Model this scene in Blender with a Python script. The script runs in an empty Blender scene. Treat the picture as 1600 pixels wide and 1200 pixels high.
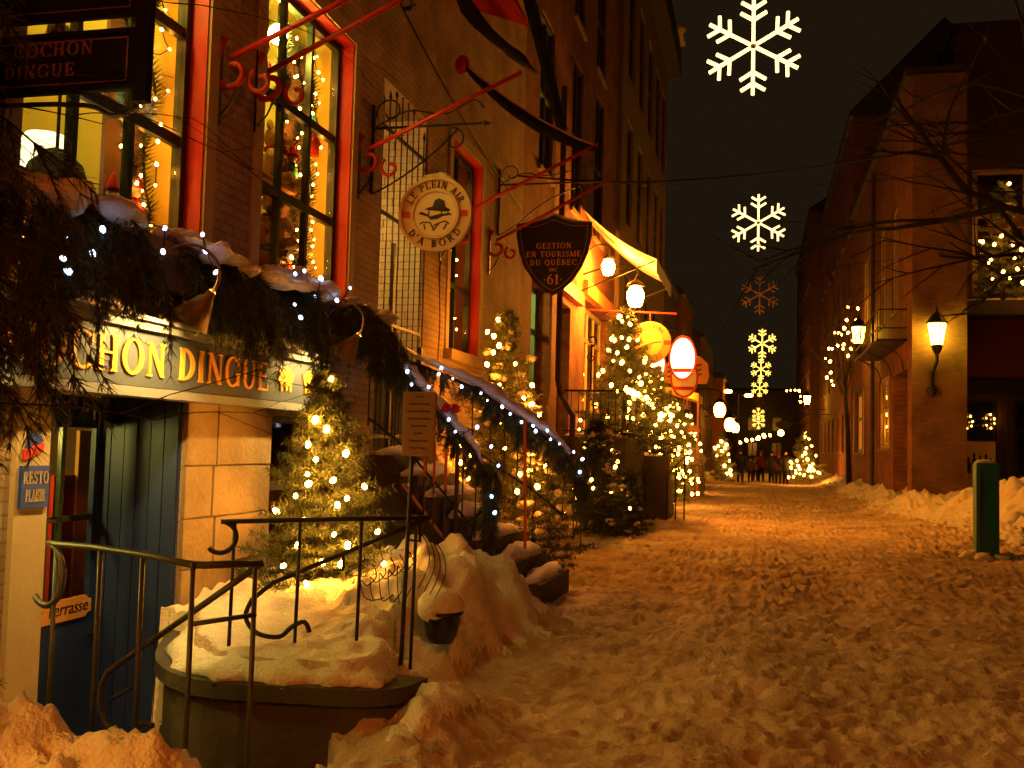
import bpy, bmesh, math, random
import numpy as np
from mathutils import Vector, Matrix
random.seed(7)
R = math.radians
scn = bpy.context.scene
COL = scn.collection

# ------------------------------------------------------------------ camera, sky, exposure
cam_d = bpy.data.cameras.new('camera')
cam = bpy.data.objects.new('camera', cam_d); COL.objects.link(cam)
cam_d.sensor_width = 36.0
cam_d.lens = 36.0 * 1620.0 / 1600.0
cam_d.clip_start = 0.05; cam_d.clip_end = 600.0
cam.matrix_world = (Matrix.Translation((0, 0, 1.65)) @ Matrix.Rotation(R(13.4348), 4, 'Z')
                    @ Matrix.Rotation(R(90 + 3.4225), 4, 'X') @ Matrix.Rotation(R(1.5), 4, 'Z'))
scn.camera = cam
world = bpy.data.worlds.new('World'); scn.world = world; world.use_nodes = True
_bg = world.node_tree.nodes['Background']
_bg.inputs['Color'].default_value = (0.62, 0.38, 0.17, 1); _bg.inputs['Strength'].default_value = 0.020
vs = scn.view_settings
vs.view_transform = 'Standard'; vs.look = 'None'; vs.exposure = 0.0; vs.gamma = 1.0; vs.use_curve_mapping = False
scn.render.engine = 'CYCLES'
scn.cycles.use_denoising = True
scn.cycles.use_light_tree = True
scn.cycles.use_adaptive_sampling = True; scn.cycles.adaptive_threshold = 0.05; scn.cycles.adaptive_min_samples = 16
scn.cycles.max_bounces = 4; scn.cycles.diffuse_bounces = 2; scn.cycles.glossy_bounces = 2; scn.cycles.transparent_max_bounces = 12
scn.cycles.sample_clamp_indirect = 4.0
scn.cycles.caustics_reflective = False; scn.cycles.caustics_refractive = False

# ------------------------------------------------------------------ materials
MATS = {}
def pm(name, c1, c2=None, scale=4.0, rough=0.75, metal=0.0, bump=0.0, bscale=40.0, emit=None, es=0.0, detail=6.0, contrast=0.25, spec=0.35, stretch=None):
    m = bpy.data.materials.new(name); m.use_nodes = True
    nt = m.node_tree; n = nt.nodes; b = n['Principled BSDF']
    b.inputs['Roughness'].default_value = rough; b.inputs['Metallic'].default_value = metal
    b.inputs['Specular IOR Level'].default_value = spec
    b.inputs['Base Color'].default_value = (*c1, 1)
    geo = n.new('ShaderNodeNewGeometry')
    pos = geo.outputs['Position']
    if stretch:
        vm = n.new('ShaderNodeVectorMath'); vm.operation = 'MULTIPLY'; vm.inputs[1].default_value = stretch
        nt.links.new(pos, vm.inputs[0]); pos = vm.outputs[0]
    if c2 is not None:
        tx = n.new('ShaderNodeTexNoise'); tx.inputs['Scale'].default_value = scale; tx.inputs['Detail'].default_value = detail
        tx.inputs['Roughness'].default_value = 0.65
        nt.links.new(pos, tx.inputs['Vector'])
        cr = n.new('ShaderNodeValToRGB')
        cr.color_ramp.elements[0].position = 0.5 - contrast; cr.color_ramp.elements[1].position = 0.5 + contrast
        cr.color_ramp.elements[0].color = (*c1, 1); cr.color_ramp.elements[1].color = (*c2, 1)
        nt.links.new(tx.outputs['Fac'], cr.inputs['Fac']); nt.links.new(cr.outputs['Color'], b.inputs['Base Color'])
    if bump > 0:
        t2 = n.new('ShaderNodeTexNoise'); t2.inputs['Scale'].default_value = bscale; t2.inputs['Detail'].default_value = 5
        nt.links.new(pos, t2.inputs['Vector'])
        bp = n.new('ShaderNodeBump'); bp.inputs['Strength'].default_value = bump; bp.inputs['Distance'].default_value = 0.02
        nt.links.new(t2.outputs['Fac'], bp.inputs['Height']); nt.links.new(bp.outputs['Normal'], b.inputs['Normal'])
    if emit is not None:
        b.inputs['Emission Color'].default_value = (*emit, 1); b.inputs['Emission Strength'].default_value = es
    MATS[name] = m
    return m
def glass(name, tint=(0.9, 0.9, 0.9), refl=0.12):
    m = bpy.data.materials.new(name); m.use_nodes = True; nt = m.node_tree; n = nt.nodes
    for k in list(n):
        if k.type == 'BSDF_PRINCIPLED': n.remove(k)
    tr = n.new('ShaderNodeBsdfTransparent'); tr.inputs['Color'].default_value = (*tint, 1)
    gl = n.new('ShaderNodeBsdfGlossy'); gl.inputs['Roughness'].default_value = 0.04
    lw = n.new('ShaderNodeLayerWeight'); lw.inputs['Blend'].default_value = 0.5
    pw_ = n.new('ShaderNodeMath'); pw_.operation = 'POWER'; pw_.inputs[1].default_value = 5.0; nt.links.new(lw.outputs['Facing'], pw_.inputs[0])
    fr = n.new('ShaderNodeMath'); fr.operation = 'MULTIPLY_ADD'; fr.inputs[1].default_value = 0.55; fr.inputs[2].default_value = 0.025; nt.links.new(pw_.outputs[0], fr.inputs[0])
    mx = n.new('ShaderNodeMixShader')
    nt.links.new(fr.outputs[0], mx.inputs[0]); nt.links.new(tr.outputs[0], mx.inputs[1]); nt.links.new(gl.outputs[0], mx.inputs[2])
    nt.links.new(mx.outputs[0], n['Material Output'].inputs['Surface'])
    MATS[name] = m; return m
SODIUM = (1.0, 0.15, 0.002)
WARM = (1.0, 0.38, 0.04)
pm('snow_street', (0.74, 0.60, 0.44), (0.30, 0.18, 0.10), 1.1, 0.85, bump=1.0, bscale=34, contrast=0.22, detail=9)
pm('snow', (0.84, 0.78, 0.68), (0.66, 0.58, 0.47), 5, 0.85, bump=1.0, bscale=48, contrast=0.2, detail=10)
pm('plaster', (0.43, 0.31, 0.19), (0.25, 0.175, 0.105), 1.4, 0.9, bump=0.6, bscale=22, contrast=0.2, detail=9)
pm('plaster_pale', (0.62, 0.50, 0.32), (0.48, 0.37, 0.23), 2.0, 0.9, bump=0.3, bscale=25)
pm('cream', (0.48, 0.36, 0.18), (0.38, 0.28, 0.14), 3, 0.8, bump=0.2)
pm('red_paint', (0.50, 0.025, 0.012), (0.40, 0.02, 0.01), 5, 0.45, bump=0.1)
pm('red_pole', (0.42, 0.018, 0.010), (0.34, 0.014, 0.008), 5, 0.4)
pm('green_frame', (0.022, 0.032, 0.018), (0.03, 0.04, 0.02), 6, 0.4)
pm('blue_paint', (0.016, 0.033, 0.12), (0.013, 0.026, 0.095), 3, 0.5, bump=0.15, bscale=15, stretch=(1, 6, 0.6))
pm('stone', (0.38, 0.27, 0.13), (0.17, 0.11, 0.05), 2.6, 0.9, bump=0.8, bscale=22, detail=10, contrast=0.28)
pm('stone_dark', (0.10, 0.08, 0.055), (0.05, 0.042, 0.03), 3, 0.9, bump=0.6, bscale=14)
pm('slab', (0.075, 0.068, 0.055), (0.045, 0.04, 0.034), 5, 0.8, bump=0.4)
pm('brick_cream', (0.86, 0.80, 0.62), (0.74, 0.66, 0.48), 6, 0.85, bump=0.5, bscale=40)
pm('brick_brown', (0.42, 0.27, 0.16), (0.32, 0.20, 0.12), 6, 0.9, bump=0.5, bscale=40)
pm('mortar', (0.30, 0.24, 0.17), (0.22, 0.18, 0.12), 8, 0.95, bump=0.3)
pm('brick_red', (0.24, 0.085, 0.045), (0.17, 0.06, 0.03), 1.3, 0.9, bump=0.4, bscale=30)
pm('brick_right', (0.17, 0.07, 0.035), (0.12, 0.05, 0.027), 1.0, 0.9, bump=0.4, bscale=25)
pm('tan_render', (0.22, 0.145, 0.075), (0.17, 0.11, 0.055), 0.8, 0.9, bump=0.3)
pm('dark_wall', (0.085, 0.05, 0.03), (0.05, 0.03, 0.02), 0.8, 0.9, bump=0.3)
pm('roof_dark', (0.05, 0.045, 0.04), (0.03, 0.027, 0.025), 2, 0.7)
pm('iron', (0.018, 0.018, 0.018), (0.03, 0.027, 0.024), 12, 0.45, metal=0.3, bump=0.15, bscale=60)
pm('iron_grey', (0.075, 0.078, 0.075), (0.045, 0.045, 0.042), 14, 0.42, metal=0.4, bump=0.15, bscale=60)
pm('black_paint', (0.012, 0.012, 0.012), (0.02, 0.018, 0.016), 8, 0.35)
pm('copper', (0.20, 0.12, 0.045), (0.14, 0.085, 0.03), 7, 0.5, metal=0.3)
pm('sign_grey', (0.060, 0.072, 0.09), (0.048, 0.058, 0.072), 5, 0.5)
pm('sign_trim', (0.20, 0.20, 0.20), (0.16, 0.16, 0.16), 4, 0.4)
pm('gold', (0.80, 0.40, 0.05), (0.68, 0.32, 0.04), 9, 0.45)
pm('gold_dim', (0.44, 0.26, 0.10), (0.34, 0.2, 0.08), 9, 0.5)
pm('wood_orange', (0.62, 0.27, 0.06), (0.50, 0.2, 0.04), 8, 0.6, stretch=(1, 1, 8))
pm('sign_cream', (0.80, 0.68, 0.44), (0.72, 0.6, 0.38), 5, 0.6)
pm('sign_ring', (0.70, 0.52, 0.27), (0.60, 0.43, 0.22), 5, 0.6)
pm('sign_amber', (0.30, 0.17, 0.05), (0.24, 0.13, 0.04), 5, 0.6)
pm('sign_amber_pale', (0.42, 0.27, 0.08), (0.36, 0.22, 0.06), 5, 0.6)
pm('sign_navy', (0.015, 0.014, 0.018), (0.02, 0.018, 0.02), 5, 0.5)
pm('sign_blue', (0.012, 0.05, 0.30), (0.012, 0.04, 0.24), 5, 0.5)
pm('sign_red', (0.55, 0.03, 0.02), (0.45, 0.025, 0.02), 5, 0.5)
pm('red_dark', (0.13, 0.018, 0.012), (0.10, 0.014, 0.01), 5, 0.6)
pm('gold_dark', (0.20, 0.12, 0.05), (0.15, 0.09, 0.04), 9, 0.6)
pm('black_matt', (0.008, 0.008, 0.008), (0.012, 0.011, 0.01), 5, 0.9, spec=0.1)
pm('white_paint', (0.80, 0.78, 0.72), (0.7, 0.68, 0.62), 5, 0.5)
pm('paper', (0.27, 0.17, 0.085), (0.21, 0.13, 0.065), 6, 0.8)
pm('poster', (0.85, 0.62, 0.32), (0.76, 0.54, 0.28), 3, 0.8)
pm('canvas_white', (0.82, 0.76, 0.66), (0.75, 0.68, 0.58), 4, 0.8)
pm('canvas_red', (0.50, 0.02, 0.015), (0.42, 0.015, 0.01), 4, 0.8)
pm('canvas_dark', (0.012, 0.012, 0.011), (0.02, 0.018, 0.014), 4, 0.9, spec=0.1)
pm('teal_paint', (0.16, 0.33, 0.33), (0.12, 0.27, 0.27), 4, 0.5)
pm('bollard_green', (0.016, 0.17, 0.15), (0.013, 0.14, 0.12), 6, 0.5, bump=0.15)
pm('orange_stick', (0.75, 0.16, 0.03), (0.62, 0.12, 0.025), 8, 0.5)
pm('needle', (0.060, 0.085, 0.025), (0.11, 0.12, 0.04), 14, 0.6, contrast=0.2)
pm('needle_dark', (0.030, 0.044, 0.014), (0.06, 0.07, 0.025), 9, 0.6, contrast=0.2)
pm('bark', (0.10, 0.07, 0.045), (0.05, 0.035, 0.025), 20, 0.9, bump=0.6, bscale=30)
pm('bark_dark', (0.022, 0.016, 0.011), (0.013, 0.009, 0.007), 20, 0.9, bump=0.6, bscale=30)
pm('wire', (0.012, 0.013, 0.010), rough=0.6)
pm('bulb_warm', (0.9, 0.7, 0.4), emit=WARM, es=240.0)
pm('bulb_far', (0.9, 0.7, 0.4), emit=(1.0, 0.34, 0.035), es=75.0)
pm('bulb_strong', (0.9, 0.7, 0.4), emit=(1.0, 0.30, 0.02), es=260.0)
pm('bulb_led', (0.7, 0.8, 1.0), emit=(0.50, 0.66, 1.0), es=8.0)
pm('flake_lit', (0.9, 0.8, 0.5), emit=(1.0, 0.70, 0.27), es=2.5)
pm('flake_far', (0.9, 0.8, 0.4), emit=(1.0, 0.62, 0.10), es=2.6)
pm('flake_off', (0.20, 0.10, 0.04), (0.16, 0.08, 0.03), 8, 0.5)
pm('lamp_sodium', (0.9, 0.8, 0.6), emit=(1.0, 0.30, 0.02), es=850.0)
pm('lamp_far', (0.9, 0.8, 0.6), emit=(1.0, 0.30, 0.03), es=45.0)
pm('lamp_yellow', (0.9, 0.8, 0.4), emit=(1.0, 0.60, 0.03), es=70.0)
pm('lamp_shop_assumed', (0.9, 0.8, 0.5), emit=(1.0, 0.80, 0.13), es=400.0)
pm('lamp_sign', (0.9, 0.8, 0.6), emit=(1.0, 0.60, 0.15), es=4200.0)
pm('lamp_snow_fill', (0.9, 0.8, 0.5), emit=(1.0, 0.40, 0.05), es=150.0)
pm('lamp_passage_fill', (0.9, 0.8, 0.5), emit=(1.0, 0.52, 0.10), es=260.0)
pm('lamp_street_assumed', (0.9, 0.8, 0.6), emit=SODIUM, es=680.0)
pm('sign_lit', (0.9, 0.8, 0.6), emit=(1.0, 0.74, 0.42), es=3.0)
pm('window_lit', (0.7, 0.5, 0.2), emit=(1.0, 0.36, 0.04), es=1.1)
pm('window_lit_dim', (0.5, 0.3, 0.1), emit=(1.0, 0.30, 0.03), es=0.28)
pm('lamp_white', (0.9, 0.85, 0.7), emit=(1.0, 0.85, 0.5), es=2.2)
pm('yellow_wall', (0.82, 0.62, 0.10), (0.72, 0.52, 0.07), 2, 0.9)
pm('room_dark', (0.20, 0.10, 0.05), (0.14, 0.07, 0.035), 2, 0.9)
pm('fur', (0.50, 0.30, 0.11), (0.36, 0.21, 0.08), 30, 0.95, bump=0.6, bscale=90)
pm('fur_dark', (0.16, 0.08, 0.035), (0.1, 0.05, 0.02), 30, 0.95, bump=0.6, bscale=90)
pm('cloth_red', (0.50, 0.012, 0.012), (0.36, 0.01, 0.01), 20, 0.9)
pm('cloth_green', (0.03, 0.30, 0.17), (0.025, 0.22, 0.12), 20, 0.9)
pm('cloth_black', (0.012, 0.011, 0.012), (0.02, 0.018, 0.018), 8, 0.9)
pm('cloth_blue', (0.03, 0.04, 0.09), (0.02, 0.03, 0.06), 20, 0.9)
pm('cloth_brown', (0.12, 0.06, 0.03), (0.08, 0.04, 0.02), 20, 0.9)
pm('skin', (0.55, 0.33, 0.23), rough=0.6)
pm('pane_dark', (0.006, 0.007, 0.008), rough=0.12, spec=0.6)
pm('frame_brown', (0.07, 0.045, 0.028), (0.05, 0.03, 0.02), 8, 0.6)
pm('frame_blue', (0.05, 0.075, 0.085), (0.04, 0.06, 0.07), 8, 0.5)
pm('shutter_wood', (0.22, 0.10, 0.05), (0.16, 0.07, 0.035), 8, 0.6)
glass('pane_clear')

# ------------------------------------------------------------------ mesh builder
def off(o):
    v = Vector((0, 0, 0))
    while o is not None:
        v += o.location; o = o.parent
    return v
class MB:
    def __init__(s): s.v = []; s.f = []
    def add(s, V, F):
        k = len(s.v); s.v.extend([tuple(p) for p in V]); s.f.extend([tuple(i + k for i in q) for q in F]); return s
    def box(s, x0, y0, z0, x1, y1, z1):
        x0, x1 = min(x0, x1), max(x0, x1); y0, y1 = min(y0, y1), max(y0, y1); z0, z1 = min(z0, z1), max(z0, z1)
        return s.add([(x0, y0, z0), (x1, y0, z0), (x1, y1, z0), (x0, y1, z0), (x0, y0, z1), (x1, y0, z1), (x1, y1, z1), (x0, y1, z1)],
              [(0, 3, 2, 1), (4, 5, 6, 7), (0, 1, 5, 4), (1, 2, 6, 5), (2, 3, 7, 6), (3, 0, 4, 7)])
    def beam(s, a, b, w, h, up=(0, 0, 1)):
        a = Vector(a); b = Vector(b); d = (b - a).normalized(); u = Vector(up)
        sx = d.cross(u)
        if sx.length < 1e-4: sx = d.cross(Vector((1, 0, 0)))
        sx = sx.normalized() * w / 2; sy = sx.cross(d).normalized() * h / 2
        V = [p + i * sx + j * sy for p in (a, b) for i, j in ((-1, -1), (1, -1), (1, 1), (-1, 1))]
        return s.add(V, [(0, 1, 2, 3), (7, 6, 5, 4), (0, 4, 5, 1), (1, 5, 6, 2), (2, 6, 7, 3), (3, 7, 4, 0)])
    def tube(s, pts, r, n=8, caps=True):
        P = [Vector(p) for p in pts]; N = len(P)
        rr = r if isinstance(r, (list, tuple)) else [r] * N
        t0 = (P[1] - P[0]).normalized()
        u = t0.cross(Vector((0, 0, 1)))
        if u.length < 0.05: u = t0.cross(Vector((1, 0, 0)))
        u.normalize(); V = []
        for i in range(N):
            t = (P[min(i + 1, N - 1)] - P[max(i - 1, 0)])
            t = t.normalized() if t.length > 1e-9 else t0
            u = u - t * u.dot(t)
            if u.length < 1e-6: u = t.orthogonal()
            u.normalize(); w = t.cross(u)
            for k in range(n):
                a = 2 * math.pi * k / n
                V.append(P[i] + (u * math.cos(a) + w * math.sin(a)) * rr[i])
        F = [(i * n + k, i * n + (k + 1) % n, (i + 1) * n + (k + 1) % n, (i + 1) * n + k) for i in range(N - 1) for k in range(n)]
        if caps: F += [tuple(range(n - 1, -1, -1)), tuple((N - 1) * n + k for k in range(n))]
        return s.add(V, F)
    def prism(s, poly, o, u, v, t):
        o = Vector(o); u = Vector(u); v = Vector(v); nn = u.cross(v).normalized() * t; n = len(poly)
        A = [o + u * p[0] + v * p[1] for p in poly]; B = [p + nn for p in A]
        F = [tuple(range(n - 1, -1, -1)), tuple(range(n, 2 * n))] + [(i, (i + 1) % n, n + (i + 1) % n, n + i) for i in range(n)]
        return s.add(A + B, F)
    def lathe(s, prof, c=(0, 0, 0), n=16, axis=(0, 0, 1), caps=True):
        ax = Vector(axis).normalized(); u = ax.orthogonal().normalized(); w = ax.cross(u); c = Vector(c); V = []
        for r, h in prof:
            for k in range(n):
                a = 2 * math.pi * k / n
                V.append(c + ax * h + (u * math.cos(a) + w * math.sin(a)) * r)
        m = len(prof)
        F = [(i * n + k, i * n + (k + 1) % n, (i + 1) * n + (k + 1) % n, (i + 1) * n + k) for i in range(m - 1) for k in range(n)]
        if caps: F += [tuple(range(n - 1, -1, -1)), tuple((m - 1) * n + k for k in range(n))]
        return s.add(V, F)
    def ball(s, c, r, n=12, m=8, jit=0.0, rot=None):
        r = r if isinstance(r, (tuple, list)) else (r, r, r); c = Vector(c)
        V = []; F = []
        def P(th, ph):
            k = 1 + (random.uniform(-jit, jit) if jit else 0)
            p = Vector((r[0] * math.sin(th) * math.cos(ph), r[1] * math.sin(th) * math.sin(ph), r[2] * math.cos(th))) * k
            return c + (rot @ p if rot else p)
        V.append(P(0, 0))
        for i in range(1, m):
            for k in range(n): V.append(P(math.pi * i / m, 2 * math.pi * k / n))
        V.append(P(math.pi, 0))
        for k in range(n): F.append((0, 1 + k, 1 + (k + 1) % n))
        for i in range(m - 2):
            for k in range(n):
                a = 1 + i * n; F.append((a + k, a + n + k, a + n + (k + 1) % n, a + (k + 1) % n))
        a = 1 + (m - 2) * n; e = len(V) - 1
        for k in range(n): F.append((a + k, e, a + (k + 1) % n))
        return s.add(V, F)
    def tris(s, A):
        k = len(s.v); n = len(A); s.v.extend(map(tuple, A.reshape(-1, 3).tolist()))
        s.f.extend([(k + 3 * i, k + 3 * i + 1, k + 3 * i + 2) for i in range(n)]); return s
    def mesh(s, name, mat, o=(0, 0, 0), smooth=False):
        me = bpy.data.meshes.new(name); o = Vector(o)
        V = np.array(s.v, dtype=float) - np.array(o)
        me.from_pydata(V.tolist(), [], s.f)
        for mm in (mat if isinstance(mat, (list, tuple)) else [mat]):
            me.materials.append(MATS[mm])
        if smooth: me.polygons.foreach_set('use_smooth', [True] * len(me.polygons))
        me.update(); return me
    def build(s, name, mat, parent=None, smooth=False, at=None, bevel=0.0):
        """link as ONE object; verts are world coordinates; at = world origin"""
        p = off(parent) if parent is not None else Vector((0, 0, 0))
        o = Vector(at) if at is not None else p
        ob = bpy.data.objects.new(name, s.mesh(name, mat, o, smooth)); COL.objects.link(ob)
        if parent is not None: ob.parent = parent
        ob.location = o - p
        if bevel > 0:
            bm = ob.modifiers.new('bevel', 'BEVEL'); bm.width = bevel; bm.segments = 2; bm.limit_method = 'ANGLE'
        return ob
def tag(o, label, cat, group=None, kind=None):
    if label: o['label'] = label
    if cat: o['category'] = cat
    if group: o['group'] = group
    if kind: o['kind'] = kind
    return o
def thing(name, label, cat, loc=(0, 0, 0), group=None):
    o = bpy.data.objects.new(name, None); COL.objects.link(o); o.location = loc
    o.empty_display_size = 0.1
    return tag(o, label, cat, group)
def inst(name, mesh, parent, world_loc, rot=None, scale=None):
    ob = bpy.data.objects.new(name, mesh); COL.objects.link(ob)
    if parent is not None: ob.parent = parent
    ob.location = Vector(world_loc) - (off(parent) if parent is not None else Vector((0, 0, 0)))
    if rot: ob.rotation_euler = rot
    if scale: ob.scale = scale
    return ob
def struct(o): o['kind'] = 'structure'; return o
_bulbs = {}
def bulb_mesh(r, mat):
    k = (r, mat)
    if k not in _bulbs: _bulbs[k] = MB().ball((0, 0, 0), (r, r, r * 1.25), *((5, 3) if mat == 'bulb_far' else (6, 4))).mesh('bulb', mat, smooth=True)
    return _bulbs[k]
def string_lights(label, pts, r, mat, group=None, wire=0.004, order=True):
    P = [Vector(p) for p in pts]
    t = thing('string_lights', label, 'string lights', P[0], group)
    if order:
        Q = [P.pop(0)]
        while P:
            j = min(range(len(P)), key=lambda i: (P[i] - Q[-1]).length); Q.append(P.pop(j))
    else: Q = P
    mb = MB()
    for a, b in zip(Q, Q[1:]):
        if (b - a).length < 1.2:
            m = (a + b) / 2 + Vector((0, 0, -0.12 * (b - a).length))
            mb.tube([a, m, b], wire, 4, False)
    mb.build('wire', 'wire', t)
    for p in Q:
        k = random.uniform(.62, 1.12); inst('bulb', bulb_mesh(r, mat), t, p, (random.uniform(-.8, .8), random.uniform(-.8, .8), 0), (k, k, k))
    return t
def spiral(c, u, v, r0, r1, a0, a1, n=14):
    c = Vector(c); u = Vector(u); v = Vector(v)
    return [c + (u * math.cos(a) + v * math.sin(a)) * r for a, r in ((R(a0 + (a1 - a0) * i / n), r0 + (r1 - r0) * i / n) for i in range(n + 1))]
def smooth_path(pts, n=6):
    P = [Vector(p) for p in pts]; out = []
    for i in range(len(P) - 1):
        p0 = P[max(i - 1, 0)]; p1 = P[i]; p2 = P[i + 1]; p3 = P[min(i + 2, len(P) - 1)]
        for k in range(n):
            t = k / n
            out.append(0.5 * ((2 * p1) + (p2 - p0) * t + (2 * p0 - 5 * p1 + 4 * p2 - p3) * t * t + (3 * p1 - p0 - 3 * p2 + p3) * t ** 3))
    out.append(P[-1]); return out

# value noise (numpy) for snow relief
_rng = np.random.RandomState(3); _T = _rng.rand(256, 256)
def vn(x, y):
    xi = np.floor(x).astype(int); yi = np.floor(y).astype(int); fx = x - xi; fy = y - yi
    fx = fx * fx * (3 - 2 * fx); fy = fy * fy * (3 - 2 * fy)
    a = _T[xi & 255, yi & 255]; b = _T[(xi + 1) & 255, yi & 255]; c = _T[xi & 255, (yi + 1) & 255]; d = _T[(xi + 1) & 255, (yi + 1) & 255]
    return (a * (1 - fx) + b * fx) * (1 - fy) + (c * (1 - fx) + d * fx) * fy - 0.5

# ------------------------------------------------------------------ serif lettering
def _S(x0, y0, x1, y1, w): return [(x0 - w / 2, y0), (x0 + w / 2, y0), (x1 + w / 2, y1), (x1 - w / 2, y1)]
def _H(x0, x1, y, h): return [(x0, y), (x1, y), (x1, y + h), (x0, y + h)]
def _arc(cx, cy, rx, ry, a0, a1, wk=.17, wn=.07, n=10):
    out = []
    for i in range(n):
        q = []
        for a in (a0 + (a1 - a0) * i / n, a0 + (a1 - a0) * (i + 1) / n):
            c, s_ = math.cos(R(a)), math.sin(R(a)); q.append(((cx + rx * c, cy + ry * s_), (cx + (rx - wk) * c, cy + (ry - wn) * s_)))
        p = [q[0][0], q[1][0], q[1][1], q[0][1]]
        out.append(p if a1 > a0 else p[::-1])
    return out
def _sf(x, w=.13): return [_H(x - w, x + w, 0, .06), _H(x - w, x + w, .94, .06)]
K, T_ = .17, .075
GLY = {
 'I': (.42, [_S(.21, 0, .21, 1, K)] + _sf(.21)),
 'H': (.90, [_S(.2, 0, .2, 1, K), _S(.7, 0, .7, 1, K), _H(.2, .7, .48, .07)] + _sf(.2) + _sf(.7)),
 'N': (.92, [_S(.18, 0, .18, 1, T_), _S(.74, 0, .74, 1, T_), _S(.74, 0, .18, 1, .2), _H(.06, .30, 0, .06), _H(.62, .86, .94, .06), _H(.02, .2, .94, .06)]),
 'D': (.86, [_S(.2, 0, .2, 1, K)] + _arc(.24, .5, .56, .5, -90, 90) + _sf(.2)),
 'O': (.96, _arc(.48, .5, .44, .52, 0, 360, n=20)),
 'Q': (.96, _arc(.48, .5, .44, .52, 0, 360, n=20) + [_S(.78, -.2, .5, .12, .13)]),
 'C': (.88, _arc(.48, .5, .44, .52, 48, 312, n=16) + [_S(.80, .66, .80, .98, T_), _S(.80, .02, .80, .2, T_)]),
 'G': (.96, _arc(.48, .5, .44, .52, 48, 312, n=16) + [_S(.80, .68, .80, .98, T_), _S(.78, .04, .78, .44, K), _H(.62, .92, .40, .06)]),
 'U': (.90, [_S(.2, .32, .2, 1, K), _S(.72, .32, .72, 1, T_), _H(.06, .34, .94, .06), _H(.6, .84, .94, .06)] + _arc(.44, .34, .325, .36, 180, 360, .15, .08)),
 'E': (.78, [_S(.2, 0, .2, 1, K), _H(.06, .70, 0, .07), _H(.06, .68, .93, .07), _H(.2, .52, .48, .06), _S(.68, 0, .68, .26, .07), _S(.65, .76, .65, 1, .07), _S(.52, .38, .52, .63, .06)]),
 'L': (.74, [_S(.2, 0, .2, 1, K), _H(.06, .68, 0, .07), _H(.06, .34, .94, .06), _S(.66, 0, .66, .28, .07)]),
 'P': (.76, [_S(.2, 0, .2, 1, K)] + _arc(.24, .72, .46, .28, -90, 90, .15, .07) + _sf(.2)),
 'B': (.80, [_S(.2, 0, .2, 1, K)] + _arc(.24, .75, .42, .25, -90, 90, .15, .06) + _arc(.24, .27, .50, .27, -90, 90, .16, .07) + _sf(.2)),
 'R': (.86, [_S(.2, 0, .2, 1, K), _S(.76, 0, .42, .48, .17), _H(.68, .88, 0, .06)] + _arc(.24, .73, .46, .27, -90, 90, .15, .07) + _sf(.2)),
 'A': (.90, [_S(.12, 0, .44, 1, T_), _S(.76, 0, .44, 1, .18), _H(.22, .66, .32, .06), _H(.02, .24, 0, .06), _H(.62, .90, 0, .06)]),
 'T': (.80, [_S(.4, 0, .4, 1, K), _H(.04, .76, .93, .07), _H(.26, .54, 0, .06), _S(.07, .72, .07, 1, .06), _S(.73, .72, .73, 1, .06)]),
 'M': (1.1, [_S(.16, 0, .16, 1, T_), _S(.94, 0, .94, 1, K), _S(.54, 0, .18, 1, .17), _S(.54, 0, .92, 1, T_), _H(.04, .28, 0, .06), _H(.8, 1.08, 0, .06), _H(.04, .2, .94, .06), _H(.9, 1.08, .94, .06)]),
 'S': (.68, _arc(.34, .74, .27, .28, 30, 250, .13, .07) + _arc(.34, .26, .29, .28, 110, -150, .14, .07) + [_S(.58, .72, .58, .98, .06), _S(.09, .02, .09, .3, .06), _S(.5, .42, .2, .60, .17)]),
 'X': (.86, [_S(.74, 0, .12, 1, .18), _S(.12, 0, .74, 1, T_), _H(.02, .26, 0, .06), _H(.6, .86, 0, .06), _H(0, .24, .94, .06), _H(.62, .86, .94, .06)]),
 '6': (.72, _arc(.36, .32, .31, .33, 0, 360, .15, .06, 16) + _arc(.56, .36, .52, .66, 95, 185, .15, .07)),
 '1': (.46, [_S(.23, 0, .23, 1, K), _H(.08, .38, 0, .06), _S(.1, .8, .2, .96, .08)]),
 "'": (.24, [_S(.10, .70, .12, 1, .1)]),
 '.': (.30, [_H(.09, .21, .42, .12)]),
 ' ': (.45, []),
}
GLY['\u00c9'] = (GLY['E'][0], GLY['E'][1] + [_S(.36, 1.06, .5, 1.24, .1)])
def text_w(t, tr=.06): return sum(GLY[c][0] + tr for c in t) - tr
def text(mat, par, t, o, u, v, h, th=0.006, tr=.06, align='l', sx=1.0, dz=0.0002):
    u = Vector(u).normalized(); v = Vector(v).normalized(); o = Vector(o)
    w = text_w(t, tr) * h * sx; x = {'l': 0, 'c': -w / 2, 'r': -w}[align]; k = 0
    for c in t:
        mb = MB()
        for p in GLY[c][1]:
            mb.prism([(a * h * sx + x, b * h) for a, b in p], o, u, v, th + (k % 12) * dz); k += 1
        if mb.v: mb.build('letter', mat, par)
        x += (GLY[c][0] + tr) * h * sx
    return w
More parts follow.
